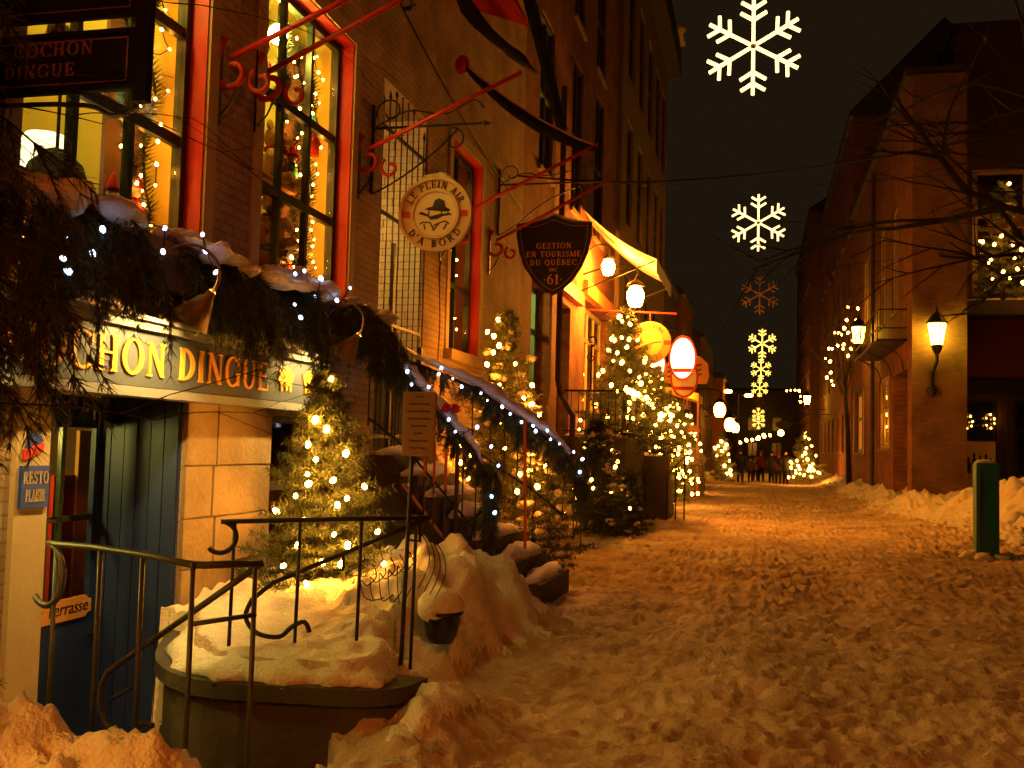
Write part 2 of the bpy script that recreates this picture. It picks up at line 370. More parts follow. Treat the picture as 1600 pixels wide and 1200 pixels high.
def text_arc(mat, par, t, c, u, v, rad, h, mid, cw=True, th=0.006, tr=.10, sx=1.0):
    u = Vector(u); v = Vector(v); c = Vector(c); W = text_w(t, tr) * h * sx / rad; s = -W / 2
    for ch in t:
        g = GLY[ch]; gw = g[0] * h * sx / rad; m = s + gw / 2
        a = R(mid) - m if cw else R(mid) + m
        rd = u * math.cos(a) + v * math.sin(a); tg = u * math.sin(a) - v * math.cos(a)
        if not cw: tg = -tg
        up = rd if cw else -rd
        o = c + rd * (rad if cw else rad + h) - tg * g[0] * h * sx / 2
        mb = MB()
        for k, p in enumerate(g[1]): mb.prism([(a_ * h * sx, b_ * h) for a_, b_ in p], o, tg, up, th + k * 0.0002)
        if mb.v: mb.build('letter', mat, par)
        s += (g[0] + tr) * h * sx / rad
def disc(mb, c, u, v, r, t, n=32, ry=None): mb.prism([(r * math.cos(2 * math.pi * k / n), (ry or r) * math.sin(2 * math.pi * k / n)) for k in range(n)], c, u, v, t)
def ring(mb, c, u, v, r0, r1, t, n=40, k=1.0):
    c = Vector(c); u = Vector(u); v = Vector(v); nn = u.cross(v).normalized() * t; V = []
    for r in (r0, r1):
        for d in (Vector((0, 0, 0)), nn):
            for i in range(n):
                a = 2 * math.pi * i / n; V.append(c + u * r * math.cos(a) + v * r * k * math.sin(a) + d)
    F = []
    for i in range(n):
        j = (i + 1) % n
        F += [(n + i, 3 * n + i, 3 * n + j, n + j), (i, j, 2 * n + j, 2 * n + i), (2 * n + i, 2 * n + j, 3 * n + j, 3 * n + i), (i, n + i, n + j, j)]
    mb.add(V, F)

# ------------------------------------------------------------------ foliage
def needles(P, D, n, ln, w, rs, spread=0.9, grav=0.0):
    """n needles round each point P with axis D"""
    P = np.repeat(np.asarray(P, float), n, 0); D = np.repeat(np.asarray(D, float), n, 0)
    q = rs.randn(len(P), 3); q -= D * (q * D).sum(1, keepdims=True); q /= np.linalg.norm(q, axis=1, keepdims=True) + 1e-9
    d = D * 0.55 + q * spread; d[:, 2] -= grav; d /= np.linalg.norm(d, axis=1, keepdims=True)
    s = np.cross(d, rs.randn(len(P), 3)); s /= np.linalg.norm(s, axis=1, keepdims=True) + 1e-9
    L = ln * (0.7 + 0.6 * rs.rand(len(P), 1))
    return np.stack([P - s * w / 2, P + s * w / 2, P + d * L], 1)
def fir(label, base, h, r, nb=80, seed=1, needle=.05, nw=.009, npp=3, twigs=10, mat='needle', group=None, lean=(0, 0), snow=0.0, cat='fir tree'):
    rs = np.random.RandomState(seed); base = np.array(base, float)
    t = thing('fir_tree', label, cat, tuple(base), group)
    tip = base + np.array([lean[0], lean[1], h])
    MB().tube([tuple(base), tuple((base + tip) / 2), tuple(tip)], [max(.02, h * .022), h * .013, .004], 7).build('trunk', 'bark', t, True)
    PP, DD = [], []; bmb = MB(); tips = []; snowp = []
    for i in range(nb):
        f = 0.04 + 0.95 * (i + rs.rand() * .6) / nb
        a = i * 2.39996 + rs.rand() * .6
        L = r * (1 - f) ** 0.8 * (0.55 + 0.72 * rs.rand() ** 1.2) + 0.05 * r
        o = base + (tip - base) * f; dr = np.array([math.cos(a), math.sin(a), 0.0])
        M = max(5, int(L / 0.05)); pts = []
        for k in range(M + 1):
            s = k / M
            pts.append(o + dr * L * s + np.array([0, 0, L * (0.35 * f * s - 0.28 * (1 - f) * s + 0.18 * s * s)]))
        pts = np.array(pts)
        bmb.tube([tuple(p) for p in pts[::2]] if M > 3 else [tuple(pts[0]), tuple(pts[-1])], max(.003, .006 * (1 - f) * h / 2), 4, False)
        tips.append(pts[-1]); snowp.append((pts[int(M * .75)], L))
        d = np.diff(pts, axis=0); d = np.vstack([d, d[-1:]]); d /= np.linalg.norm(d, axis=1, keepdims=True)
        PP.append(pts[1:]); DD.append(d[1:])
        for k in range(twigs):
            s = 0.22 + 0.75 * k / twigs; q = pts[int(s * M)]; dd = d[int(s * M)]
            side = np.cross(dd, [0, 0, 1]); side /= np.linalg.norm(side) + 1e-9
            sg = 1 if k % 2 else -1
            td = dd * .75 + side * sg * .8 + np.array([0, 0, rs.uniform(-.25, .15)]); td /= np.linalg.norm(td)
            tl = L * .42 * (1.1 - s) + .04
            m = max(3, int(tl / (needle * .45)))
            tp = q + td * tl * np.linspace(.1, 1, m)[:, None]
            PP.append(tp); DD.append(np.repeat(td[None], m, 0))
    bmb.build('branches', 'bark', t)
    MB().tris(needles(np.vstack(PP), np.vstack(DD), npp, needle, nw, rs)).build('crown', mat, t)
    if snow > 0:
        sm = MB()
        for p, L in snowp:
            if rs.rand() < snow and L > .12:
                for _ in range(3):
                    k = rs.uniform(.25, .6) * min(L * .4, .13)
                    sm.ball((p[0] + rs.uniform(-.06, .06), p[1] + rs.uniform(-.06, .06), p[2] + rs.uniform(-.02, .04)), (k * rs.uniform(.8, 1.3), k * rs.uniform(.8, 1.3), k * .7), 9, 6, .2)
        if sm.v: sm.build('snow_clumps', 'snow', t, True)
    return t, tips
def tree_bulbs(base, h, r, n, seed, front=None, lo=0.08, hi=.97):
    rs = np.random.RandomState(seed); out = []
    while len(out) < n:
        f = lo + (hi - lo) * (1 - math.sqrt(rs.rand())) if rs.rand() < .7 else rs.uniform(lo, hi)
        a = rs.rand() * 2 * math.pi
        rad = r * (1 - f) ** .8 * rs.uniform(.72, 1.0) + .03
        p = (base[0] + rad * math.cos(a), base[1] + rad * math.sin(a), base[2] + f * h + rs.uniform(-.03, .05))
        out.append(p)
    return out
def spray(PP, DD, mb, o, d, L, rs, droop=.5, twig=.10, sides=10, tr=.006):
    """one drooping conifer bough"""
    o = np.array(o, float); d = np.array(d, float); d /= np.linalg.norm(d)
    M = 10; pts = [o]
    for k in range(M):
        d = d + np.array([rs.uniform(-.08, .08), rs.uniform(-.08, .08), -droop / M * 1.6]); d /= np.linalg.norm(d)
        pts.append(pts[-1] + d * L / M)
    pts = np.array(pts); mb.tube([tuple(p) for p in pts], [tr * (1 - .8 * k / M) for k in range(M + 1)], 5, False)
    dd = np.diff(pts, axis=0); dd = np.vstack([dd, dd[-1:]]); dd /= np.linalg.norm(dd, axis=1, keepdims=True)
    PP.append(pts[2:]); DD.append(dd[2:])
    for k in range(sides):
        s = .15 + .83 * k / sides; q = pts[int(s * M)] ; e = dd[int(s * M)]
        side = np.cross(e, rs.randn(3)); side /= np.linalg.norm(side)
        td = e * .8 + side * .55 + np.array([0, 0, -.35 * droop]); td /= np.linalg.norm(td)
        tl = twig * L * rs.uniform(1.4, 3.2) * (1.1 - s * .6); m = max(3, int(tl / .022))
        ls = np.linspace(.05, 1, m)[:, None]
        tp = q + td * tl * ls + np.array([0, 0, -1.0]) * (ls ** 2) * tl * .35 * droop
        mb.tube([tuple(q), tuple(tp[m // 2]), tuple(tp[-1])], [tr * .5, tr * .35, tr * .2], 4, False)
        PP.append(tp); DD.append(np.repeat(td[None], m, 0))
def lumpy(mb, path, ry, rz, n=10, jit=.15, up=.0):
    """snow cap along a path: flattened lumpy tube"""
    P = [Vector(p) for p in path]; N = len(P); V = []
    for i in range(N):
        t = (P[min(i + 1, N - 1)] - P[max(i - 1, 0)]).normalized(); s = t.cross(Vector((0, 0, 1)))
        s = s.normalized() if s.length > .05 else Vector((1, 0, 0)); w = s.cross(t)
        e = math.sin(math.pi * min(1, max(0, (i + .35) / (N - .3)))) ** .5
        kk = random.uniform(.75, 1.2)
        for k in range(n):
            a = 2 * math.pi * k / n; j = 1 + random.uniform(-jit, jit)
            z = math.sin(a); z = z if z > 0 else z * .35
            V.append(P[i] + s * math.cos(a) * ry * e * j * kk + w * z * rz * e * j * kk + Vector((0, 0, up)))
    F = [(i * n + k, i * n + (k + 1) % n, (i + 1) * n + (k + 1) % n, (i + 1) * n + k) for i in range(N - 1) for k in range(n)]
    F += [tuple(range(n - 1, -1, -1)), tuple((N - 1) * n + k for k in range(n))]
    mb.add(V, F)

# ================================================================== GROUND
WELL = [(-4.7, 3.95), (-2.35, 3.95), (-2.08, 4.5), (-2.12, 5.15), (-2.32, 5.44), (-2.95, 5.44), (-3.33, 5.78), (-3.68, 6.40), (-4.7, 6.95)]
def in_poly(x, y, poly):
    r = np.zeros(x.shape, bool); n = len(poly)
    for i in range(n):
        x0, y0 = poly[i]; x1, y1 = poly[(i + 1) % n]
        c = ((y0 > y) != (y1 > y)) & (x < (x1 - x0) * (y - y0) / ((y1 - y0) or 1e-9) + x0); r ^= c
    return r
def G(x, y, cx, cy, sx, sy, h): return h * np.exp(-((x - cx) / sx) ** 2 - ((y - cy) / sy) ** 2)
def ground_z(x, y):
    x = np.asarray(x, float); y = np.asarray(y, float)
    far = np.clip((y - 10) / 40, 0, 1)
    z = vn(x * 1.1 + 9, y * 0.9) * .05 + vn(x * 3.1, y * 3.1 + 5) * .028
    fn = np.abs(vn(x * 6.3 + 3, y * 6.3)) * 2
    r2_ = np.abs(vn(x * 9 + 31, y * 9)) * 2; r3_ = np.abs(vn(x * 17, y * 17 + 44)) * 2
    am = np.clip(.85 + 1.5 * vn(x * .55 + 70, y * .4 + 3) + .5 * vn(x * 1.9, y * 1.3 + 90), .25, 1.5)
    z += am * (.5 - fn) * .034 + am * (.4 - r2_) * .050 + am * (.4 - r3_) * .042 + vn(x * 26 + 5, y * 26) * .036 + vn(x * 7 + 15, y * 12) * .028
    pits = np.maximum(0, vn(x * 4.6 + 60, y * 3.6 + 11) - .12) ** 1.0
    z -= pits * .10
    # trodden wheel ruts along the street
    z += -.03 * np.exp(-((x - .9 + .2 * np.sin(y * .3)) / .5) ** 2) - .03 * np.exp(-((x + .9 + .15 * np.sin(y * .25)) / .4) ** 2)
    n1 = vn(x * 1.7, y * 1.7 + 30); n2 = vn(x * .8 + 40, y * .8); n3 = vn(x * 4.1, y * 4.3 + 70)
    # bank along the left house fronts
    dl = x + 4.0
    lb = np.clip((1.15 + .5 * n2 - dl) / 1.0, 0, 1) ** 1.2 * (.36 + .3 * n1) * np.clip((y - 8.6) / 1.2, 0, 1)
    # raised, snow covered forecourt with its mound
    m = G(x, y, -3.3, 7.4, .9, 1.3, .16) + G(x, y, -2.42, 7.8, .50, .80, .30) + G(x, y, -2.85, 8.8, .7, .7, .25) + G(x, y, -2.22, 6.7, .40, .45, .14) \
        + G(x, y, -2.05, 9.2, .30, .4, .24) + G(x, y, -2.3, 6.1, .5, .4, .05) + G(x, y, -1.8, 8.4, .2, .3, .12)
    fc = np.clip((-1.92 - x + .25 * n1 + .16 * n3) / .26, 0, 1) * np.clip((y - 5.36) / .05, 0, 1) * np.clip((9.6 - y) / .7, 0, 1)
    m = m * (1 + .7 * n3 + .5 * vn(x * 9, y * 9)) + np.clip(m / .12, 0, 1) * ((.4 - np.abs(vn(x * 18, y * 18 + 3)) * 2) * .035 + vn(x * 30, y * 30) * .03) * np.clip((y - 5.36) / .25, 0, 1)
    # near bank at the left, by the first railing
    nb_ = (G(x, y, -2.75, 3.30, .60, .45, .54) + G(x, y, -2.15, 3.42, .42, .32, .36)) * (1 + .5 * n3 + .2 * n1)
    nm_ = np.clip(nb_ / .3, 0, 1)
    nb_ = nb_ + nm_ * ((.4 - np.abs(vn(x * 8 + 3, y * 8)) * 2) * .07 + (.4 - np.abs(vn(x * 19, y * 19 + 9)) * 2) * .05 + vn(x * 31, y * 31) * .03)
    skirt = G(x, y, -1.74, 5.68, .25, .5, .30)
    # right bank and the heap round the post
    xr = 4.19 + np.where(y < 30.6, (30.6 - y) * .35, 0)
    dr = xr - x
    rb = np.clip((1.35 + .7 * n2 - dr) / 1.2, 0, 1) ** 1.1 * (.45 + .4 * n1 + .10 * n3) * np.clip((y - 15) / 4, 0, 1)
    hp = G(x, y, 5.8, 22, 1.4, 4.0, .40) * (1 + .7 * n3 + .5 * n1) + G(x, y, 7.6, 26.5, 2.6, 4.0, .75) * (1 + .5 * n3) - G(x, y, 3.8, 19.0, .8, 1.2, .10)
    lumps = (np.maximum(0, n3) ** 1.5) * 1.2
    z = z * (1 - .45 * fc) + lb * (1 + .6 * lumps) + fc * .41 + m + nb_ + skirt + rb * (1 + .2 * lumps) + hp
    z += G(x, y, 1.0, 8.4, 1.8, 1.0, .05)
    inside = in_poly(x, y, WELL)
    return np.where(inside, -1.1, z)
ys = [-9.0]
while ys[-1] < 230:
    d = abs(ys[-1]); st = .25 if ys[-1] < 1.8 else max(.024, .0050 * ys[-1]); ys.append(ys[-1] + st)
ys = np.array(ys)
xs = np.concatenate([np.arange(-4.75, 5.0, .028), np.arange(5.0, 12, .10), np.arange(12, 70, 4.0)])
GX, GY = np.meshgrid(xs, ys)
GZ = ground_z(GX, GY)
nx, ny = len(xs), len(ys)
gv = np.stack([GX.ravel(), GY.ravel(), GZ.ravel()], 1)
ii = (np.arange(ny - 1)[:, None] * nx + np.arange(nx - 1)[None]).ravel()
gf = np.stack([ii, ii + 1, ii + nx + 1, ii + nx], 1)
gme = bpy.data.meshes.new('street'); gme.vertices.add(len(gv)); gme.vertices.foreach_set('co', gv.ravel())
gme.loops.add(gf.size); gme.loops.foreach_set('vertex_index', gf.ravel().astype(np.int32))
gme.polygons.add(len(gf)); gme.polygons.foreach_set('loop_start', np.arange(0, gf.size, 4, dtype=np.int32))
gme.polygons.foreach_set('use_smooth', [True] * len(gf))
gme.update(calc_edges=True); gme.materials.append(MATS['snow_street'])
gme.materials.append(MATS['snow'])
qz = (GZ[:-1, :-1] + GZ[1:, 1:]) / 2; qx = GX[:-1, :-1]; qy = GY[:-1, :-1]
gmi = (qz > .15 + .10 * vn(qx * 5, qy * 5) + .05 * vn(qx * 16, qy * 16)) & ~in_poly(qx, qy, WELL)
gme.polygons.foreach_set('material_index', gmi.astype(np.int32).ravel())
street = bpy.data.objects.new('street', gme); COL.objects.link(street); struct(street)
street['label'] = 'trodden snow covering the pedestrian street and its banks'
def gz(x, y): return float(ground_z(np.array([x]), np.array([y]))[0])

# ================================================================== BUILDINGS
def brick_mat(name, c1, c2, mortar, axis='y', bw=.22, bh=.075):
    m = pm(name, c1, c2, 1.2, 0.9); nt = m.node_tree; n = nt.nodes; b = n['Principled BSDF']
    geo = n.new('ShaderNodeNewGeometry'); sp = n.new('ShaderNodeSeparateXYZ'); cb = n.new('ShaderNodeCombineXYZ')
    nt.links.new(geo.outputs['Position'], sp.inputs[0])
    nt.links.new(sp.outputs['Y' if axis == 'y' else 'X'], cb.inputs[0]); nt.links.new(sp.outputs['Z'], cb.inputs[1])
    bt = n.new('ShaderNodeTexBrick'); bt.inputs['Scale'].default_value = 1.0
    bt.inputs['Brick Width'].default_value = bw; bt.inputs['Row Height'].default_value = bh; bt.inputs['Mortar Size'].default_value = .008
    bt.inputs['Color1'].default_value = (*c1, 1); bt.inputs['Color2'].default_value = (*c2, 1); bt.inputs['Mortar'].default_value = (*mortar, 1)
    nt.links.new(cb.outputs[0], bt.inputs['Vector'])
    tx = n.new('ShaderNodeTexNoise'); tx.inputs['Scale'].default_value = 1.7; tx.inputs['Detail'].default_value = 7
    nt.links.new(geo.outputs['Position'], tx.inputs['Vector'])
    mp_ = n.new('ShaderNodeMapRange'); mp_.inputs[1].default_value = .3; mp_.inputs[2].default_value = .7; mp_.inputs[3].default_value = .62; mp_.inputs[4].default_value = 1.25
    nt.links.new(tx.outputs['Fac'], mp_.inputs[0])
    mu = n.new('ShaderNodeVectorMath'); mu.operation = 'SCALE'; nt.links.new(bt.outputs['Color'], mu.inputs[0]); nt.links.new(mp_.outputs[0], mu.inputs['Scale'])
    nt.links.new(mu.outputs[0], b.inputs['Base Color'])
    bp = n.new('ShaderNodeBump'); bp.inputs['Strength'].default_value = .6; bp.inputs['Distance'].default_value = .012; bp.invert = True
    nt.links.new(bt.outputs['Fac'], bp.inputs['Height']); nt.links.new(bp.outputs['Normal'], b.inputs['Normal'])
brick_mat('brickwork_brown', (.42, .27, .15), (.34, .21, .12), (.26, .20, .13))
brick_mat('painted_brick', (.43, .30, .175), (.36, .25, .145), (.27, .185, .11))
brick_mat('brickwork_red', (.26, .085, .042), (.20, .065, .034), (.16, .09, .055))
brick_mat('brickwork_pillar', (.17, .085, .04), (.135, .065, .03), (.11, .07, .04), axis='x')
brick_mat('brickwork_right', (.25, .085, .036), (.19, .065, .028), (.16, .08, .04))

def plane(kind, c):
    if kind == 'L': return lambda a, z, d: (c - d, a, z)
    if kind == 'R': return lambda a, z, d: (c + d, a, z)
    if kind == 'B': return lambda a, z, d: (a, c - d, z)
    return lambda a, z, d: (a, c + d, z)
def pbox(mb, mp, a0, a1, z0, z1, d0, d1): mb.box(*mp(a0, z0, d0), *mp(a1, z1, d1)); return mb
def wall(mb, mp, a0, a1, z0, z1, ops, depth):
    A = sorted({a0, a1, *[v for o in ops for v in o[:2]]}); Z = sorted({z0, z1, *[v for o in ops for v in o[2:4]]})
    for i in range(len(A) - 1):
        for j in range(len(Z) - 1):
            am = (A[i] + A[i + 1]) / 2; zm = (Z[j] + Z[j + 1]) / 2
            if any(o[0] < am < o[1] and o[2] < zm < o[3] for o in ops): continue
            mb.add([mp(A[i], Z[j], 0), mp(A[i + 1], Z[j], 0), mp(A[i + 1], Z[j + 1], 0), mp(A[i], Z[j + 1], 0)], [(0, 1, 2, 3)])
    for o in ops:
        dd = o[4] if len(o) > 4 else depth
        c = [(o[0], o[2]), (o[1], o[2]), (o[1], o[3]), (o[0], o[3])]
        for k in range(4):
            p, q = c[k], c[(k + 1) % 4]
            mb.add([mp(*p, 0), mp(*q, 0), mp(*q, dd), mp(*p, dd)], [(0, 1, 2, 3)])
    return mb
def shell(parent, mp, a0, a1, z0, z1, D, mat, roofmat='roof_dark', d0=.0):
    m = MB()
    pbox(m, mp, a0, a0 + .2, z0, z1, d0 + .004, D); pbox(m, mp, a1 - .2, a1, z0, z1, d0 + .004, D); pbox(m, mp, a0 + .2, a1 - .2, z0, z1, D - .2, D - .004)
    m.build('side_walls', mat, parent)
    r = MB(); pbox(r, mp, a0 - .1, a1 + .1, z1 + .004, z1 + .25, -.18, D + .1); r.build('roof', roofmat, parent)
def window(parent, mp, a0, a1, z0, z1, cols=1, rows=(), depth=.14, fmat='green_frame', pmat='pane_dark', fw=.06, mw=.04, name='window', sill=None, pane_t=.008):
    m = MB(); e = .003
    pbox(m, mp, a0, a0 + fw, z0, z1, depth - .03, depth + .05); pbox(m, mp, a1 - fw, a1, z0, z1, depth - .03, depth + .05)
    pbox(m, mp, a0 + fw, a1 - fw, z0, z0 + fw, depth - .03 + e, depth + .05); pbox(m, mp, a0 + fw, a1 - fw, z1 - fw, z1, depth - .03 + e, depth + .05)
    zs = [z0 + fw] + list(rows) + [z1 - fw]
    ax = [a0 + fw + (a1 - a0 - 2 * fw) * k / cols for k in range(cols + 1)]
    for k in range(1, cols): pbox(m, mp, ax[k] - mw / 2, ax[k] + mw / 2, z0 + fw, z1 - fw, depth - .02, depth + .04)
    for z in rows: pbox(m, mp, a0 + fw, a1 - fw, z - mw * .8, z + mw * .8, depth - .02 + e, depth + .04 - e)
    w = m.build(name, fmat, parent)
    if pmat:
        for i in range(cols):
            for j in range(len(zs) - 1):
                p = MB(); pbox(p, mp, ax[i] + .001, ax[i + 1] - .001, zs[j] + .001, zs[j + 1] - .001, depth + .008, depth + .008 + pane_t)
                p.build('pane', pmat if isinstance(pmat, str) else pmat[(i + j * cols) % len(pmat)], w)
    if sill:
        s = MB(); pbox(s, mp, a0 - .06, a1 + .06, z0 - .09, z0 - .004, -.07, depth - .035); s.build('sill', sill, w)
    return w
def room(parent, mp, a0, a1, z0, z1, d0, d1, mat, name='shop_interior'):
    m = MB(); V = [mp(a, z, d) for d in (d0, d1) for a, z in ((a0, z0), (a1, z0), (a1, z1), (a0, z1))]
    m.add(V, [(4, 5, 6, 7), (0, 1, 5, 4), (1, 2, 6, 5), (2, 3, 7, 6), (3, 0, 4, 7)]); return m.build(name, mat, parent)

# ---------------------------------------------------------------- B1: plastered house with red-trimmed windows
LP = plane('L', -4.0)
b1 = thing('plastered_house', 'tan plastered house with tall red-trimmed shop windows above a sunken doorway', 'house', (-4, 7, 0))
W1 = (4.84, 6.79, 2.98, 5.60); W2 = (7.66, 9.56, 2.98, 5.65); W3 = (13.0, 14.55, 2.9, 5.75)
GATE = (10.42, 11.98, 1.55, 5.62); DOOR = (5.22, 6.67, -.78, 1.93); LOWW = (8.05, 9.35, .55, 1.86); LEFTW = (3.6, 4.885, .85, 1.80)
ops = [W1 + (.16,), W2 + (.16,), W3 + (.16,), GATE + (.9,), DOOR + (.66,), LOWW + (.12,), LEFTW + (.10,)]
w1wall = wall(MB(), LP, -3, 14.95, -1.1, 12, ops, .13).build('wall', 'painted_brick', b1)
wall(MB(), LP, 14.95, 17.2, -1.1, 12, [], .1).build('brick_wall', 'brickwork_brown', b1)
shell(b1, LP, -3, 17.2, -1.1, 12, 7, 'plaster')
# red reveals and cream trims round the tall windows
for (a0, a1, z0, z1) in (W1, W2, W3):
    m = MB(); e = .006
    pbox(m, LP, a0 + e, a0 + .02, z0, z1 - e, .002, .16); pbox(m, LP, a1 - .02, a1 - e, z0, z1 - e, .002, .16); pbox(m, LP, a0 + .02, a1 - .02, z1 - .02, z1 - e, .002, .16)
    m.build('red_reveal', 'red_paint', b1)
    m = MB(); t = .13
    pbox(m, LP, a0 - t, a0 + e, z0 - .1, z1 + t, -.022, .001); pbox(m, LP, a1 - e, a1 + t, z0 - .1, z1 + t, -.022, .001); pbox(m, LP, a0 + e, a1 - e, z1 - e, z1 + t, -.024, .001)
    m.build('cream_trim', 'cream', b1)
    m = MB(); pbox(m, LP, a0 - .16, a1 + .16, z0 - .14, z0 - .004, -.12, .02); m.build('sill', 'stone', b1)
window(b1, LP, W1[0] + .02, W1[1] - .02, W1[2], W1[3] - .02, 3, (3.81, 4.62), .165, 'green_frame', 'pane_clear', .07, .05)
window(b1, LP, W2[0] + .02, W2[1] - .02, W2[2], W2[3] - .02, 3, (3.82, 4.65), .165, 'green_frame', 'pane_clear', .07, .05)
window(b1, LP, W3[0] + .02, W3[1] - .02, W3[2], W3[3] - .02, 2, (3.85, 4.7), .165, 'green_frame', 'pane_clear', .07, .05)
window(b1, LP, *LOWW, 2, (1.25,), .12, 'frame_brown', 'pane_clear', .06, .05)
window(b1, LP, *LEFTW, 2, (), .10, 'frame_brown', 'pane_clear', .06, .05)
room(b1, LP, W1[0] - .3, W1[1] + .02, W1[2] - .1, W1[3] + .3, .225, 1.7, 'yellow_wall')
room(b1, LP, W2[0] - .3, W2[1] + .02, W2[2] - .1, W2[3] + .3, .225, 1.5, 'yellow_wall')
room(b1, LP, W3[0] - .3, W3[1] + .3, W3[2] - .1, W3[3] + .3, .225, 1.5, 'room_dark')
room(b1, LP, LOWW[0] - .02, LOWW[1] + .3, LOWW[2] - .1, LOWW[3] + .05, .18, 1.6, 'room_dark')
room(b1, LP, LEFTW[0] - .3, LEFTW[1] - .02, LEFTW[2] - .1, LEFTW[3] + .05, .16, 1.2, 'yellow_wall')
# passage with painted brick cheek seen through the iron gate
pw = MB(); pbox(pw, LP, 11.95, 11.976, 1.56, 5.61, .012, 1.6); side_wall = pw.build('passage_wall', 'mortar', b1)
pbk = MB(); pbox(pbk, LP, 10.2, 12.2, 1.3, 5.7, 1.6, 1.66); pbk.build('passage_back', 'room_dark', b1)
bl, bh, gap = .20, .078, .010
bmesh_full = MB().box(-bl / 2, -.016, -bh / 2, bl / 2, .016, bh / 2).mesh('brick', 'brick_cream')
bmesh_half = MB().box(-bl / 4 + gap / 4, -.016, -bh / 2, bl / 4 - gap / 4, .016, bh / 2).mesh('brick', 'brick_cream')
row = 0; z = 2.55
while z < 5.56:
    xx = -4.012 - .001
    first = (row % 2 == 0)
    while xx > -4.72:
        L_ = bl if not first else (bl - gap) / 2
        inst('brick', bmesh_full if not first else bmesh_half, side_wall, (xx - L_ / 2, 11.945 + random.uniform(-.003, .003), z + bh / 2), (random.uniform(-.012, .012), random.uniform(-.008, .008), random.uniform(-.012, .012)))
        xx -= L_ + gap; first = False
    z += bh + gap; row += 1
pl_t = thing('passage_fill_lamp', 'added hidden lamp brightening the brick passage behind the gate', 'lamp', (-4.6, 10.45, 4.2))  # added lamp, hidden by the near jamb, to brighten the bricks
MB().ball((-4.55, 10.62, 4.15), .065, 10, 8).build('globe', 'lamp_passage_fill', pl_t, True); MB().tube([(-4.55, 10.43, 4.3), (-4.55, 10.62, 4.32), (-4.55, 10.62, 4.22)], .012, 6).build('arm', 'iron', pl_t)
# doorway: blue boarded cheek, glazed door, planks
ck = MB(); ck.box(-4.655, 6.645, -.775, -4.004, 6.668, 1.925); cheek = ck.build('door_cheek', 'blue_paint', b1)
nb = 6; wb = .640 / nb
pl = MB().box(-wb / 2 + .004, -.008, -1.34, wb / 2 - .004, .008, 1.34).mesh('plank', 'blue_paint')
for k in range(nb): inst('plank', pl, cheek, (-4.012 - wb * (k + .5), 6.635 - (k % 2) * .002, .575))
ck2 = MB(); ck2.box(-4.655, 5.222, -.775, -4.004, 5.245, 1.925); ck2.build('door_cheek', 'blue_paint', b1)
dr = MB(); DX = -4.62
dr.box(DX - .04, 5.26, -.77, DX, 6.63, .50); dr.box(DX - .04, 5.26, 1.70, DX, 6.63, 1.92); dr.box(DX - .04, 5.26, .50, DX, 5.36, 1.70); dr.box(DX - .04, 6.555, .50, DX, 6.63, 1.70)
door = dr.build('door', 'blue_paint', b1)
mu = MB(); mu.box(DX - .035, 6.19, .50, DX - .004, 6.235, 1.70); mu.box(DX - .033, 5.36, 1.05, DX - .006, 6.555, 1.09); mu.build('mullion', 'green_frame', door)
for a, b in ((5.36, 6.19), (6.235, 6.555)): MB().box(DX - .03, a, .50, DX - .022, b, 1.70).build('pane', 'pane_clear', door)
MB().tube([(DX + .01, 6.58, .25), (DX + .05, 6.58, .25), (DX + .05, 6.50, .25)], .011, 8).build('handle', 'iron', door)
MB().box(DX + .002, 5.36, -.68, DX + .012, 6.53, -.50).build('kick_plate', 'iron_grey', door)
room(b1, lambda a, z_, d: (-4.68 - d, a, z_), 5.0, 7.4, -.8, 2.0, 0, 1.5, 'room_dark', 'hallway')
t = thing('assumed_pendant_lamp', 'assumed pendant lamp in the hallway behind the blue door', 'lamp', (-5.3, 6.0, 1.6)); MB().ball((-5.0, 5.75, 1.66), .06, 10, 8).build('globe', 'lamp_shop_assumed', t, True); MB().tube([(-5.0, 5.75, 1.7), (-5.0, 5.75, 1.99)], .008, 5).build('cord', 'wire', t)  # assumed lamp, added to light the curtain and panel behind the door
MB().box(-4.98, 6.56, -.3, -4.95, 6.80, 1.35).build('red_curtain', 'canvas_red', b1)
MB().box(-4.99, 6.84, -.3, -4.96, 7.15, 1.68).build('wood_panel', 'wood_orange', b1)
# squared stone pier right of the door: individual ashlar blocks
pier = MB(); pier.box(-4.0 + .002, 6.675, -.9, -3.985, 7.985, 1.92); pier_o = pier.build('stone_pier', 'mortar', b1)
rows_ = [(-.02, .34), (.35, .70), (.71, 1.06), (1.07, 1.44), (1.45, 1.915)]
for k, (z0, z1) in enumerate(rows_):
    cuts = [6.672, 7.42 if k % 2 else 7.10, 7.988] if k != 3 else [6.672, 7.05, 7.62, 7.988]
    for a, b in zip(cuts, cuts[1:]):
        q = MB(); dx = random.uniform(.018, .034); q.box(-3.99, a + .004, z0, -3.985 + dx, b - .004, z1); q.build('block', 'stone', pier_o, bevel=.006)
rg = MB()
for k in range(26):
    rg.ball((-3.98 + random.uniform(-.02, .05), random.uniform(6.68, 7.9), random.uniform(-.85, -.05)), (random.uniform(.06, .11), random.uniform(.1, .2), random.uniform(.06, .12)), 8, 6, .12)
rg.build('rubble_plinth', 'stone_dark', pier_o, False)
# cream pilaster left of the door and stone band
pil = MB(); pil.box(-4.0, 4.93, -.9, -3.965, 5.205, 1.92); pil.build('pilaster', 'cream', b1)
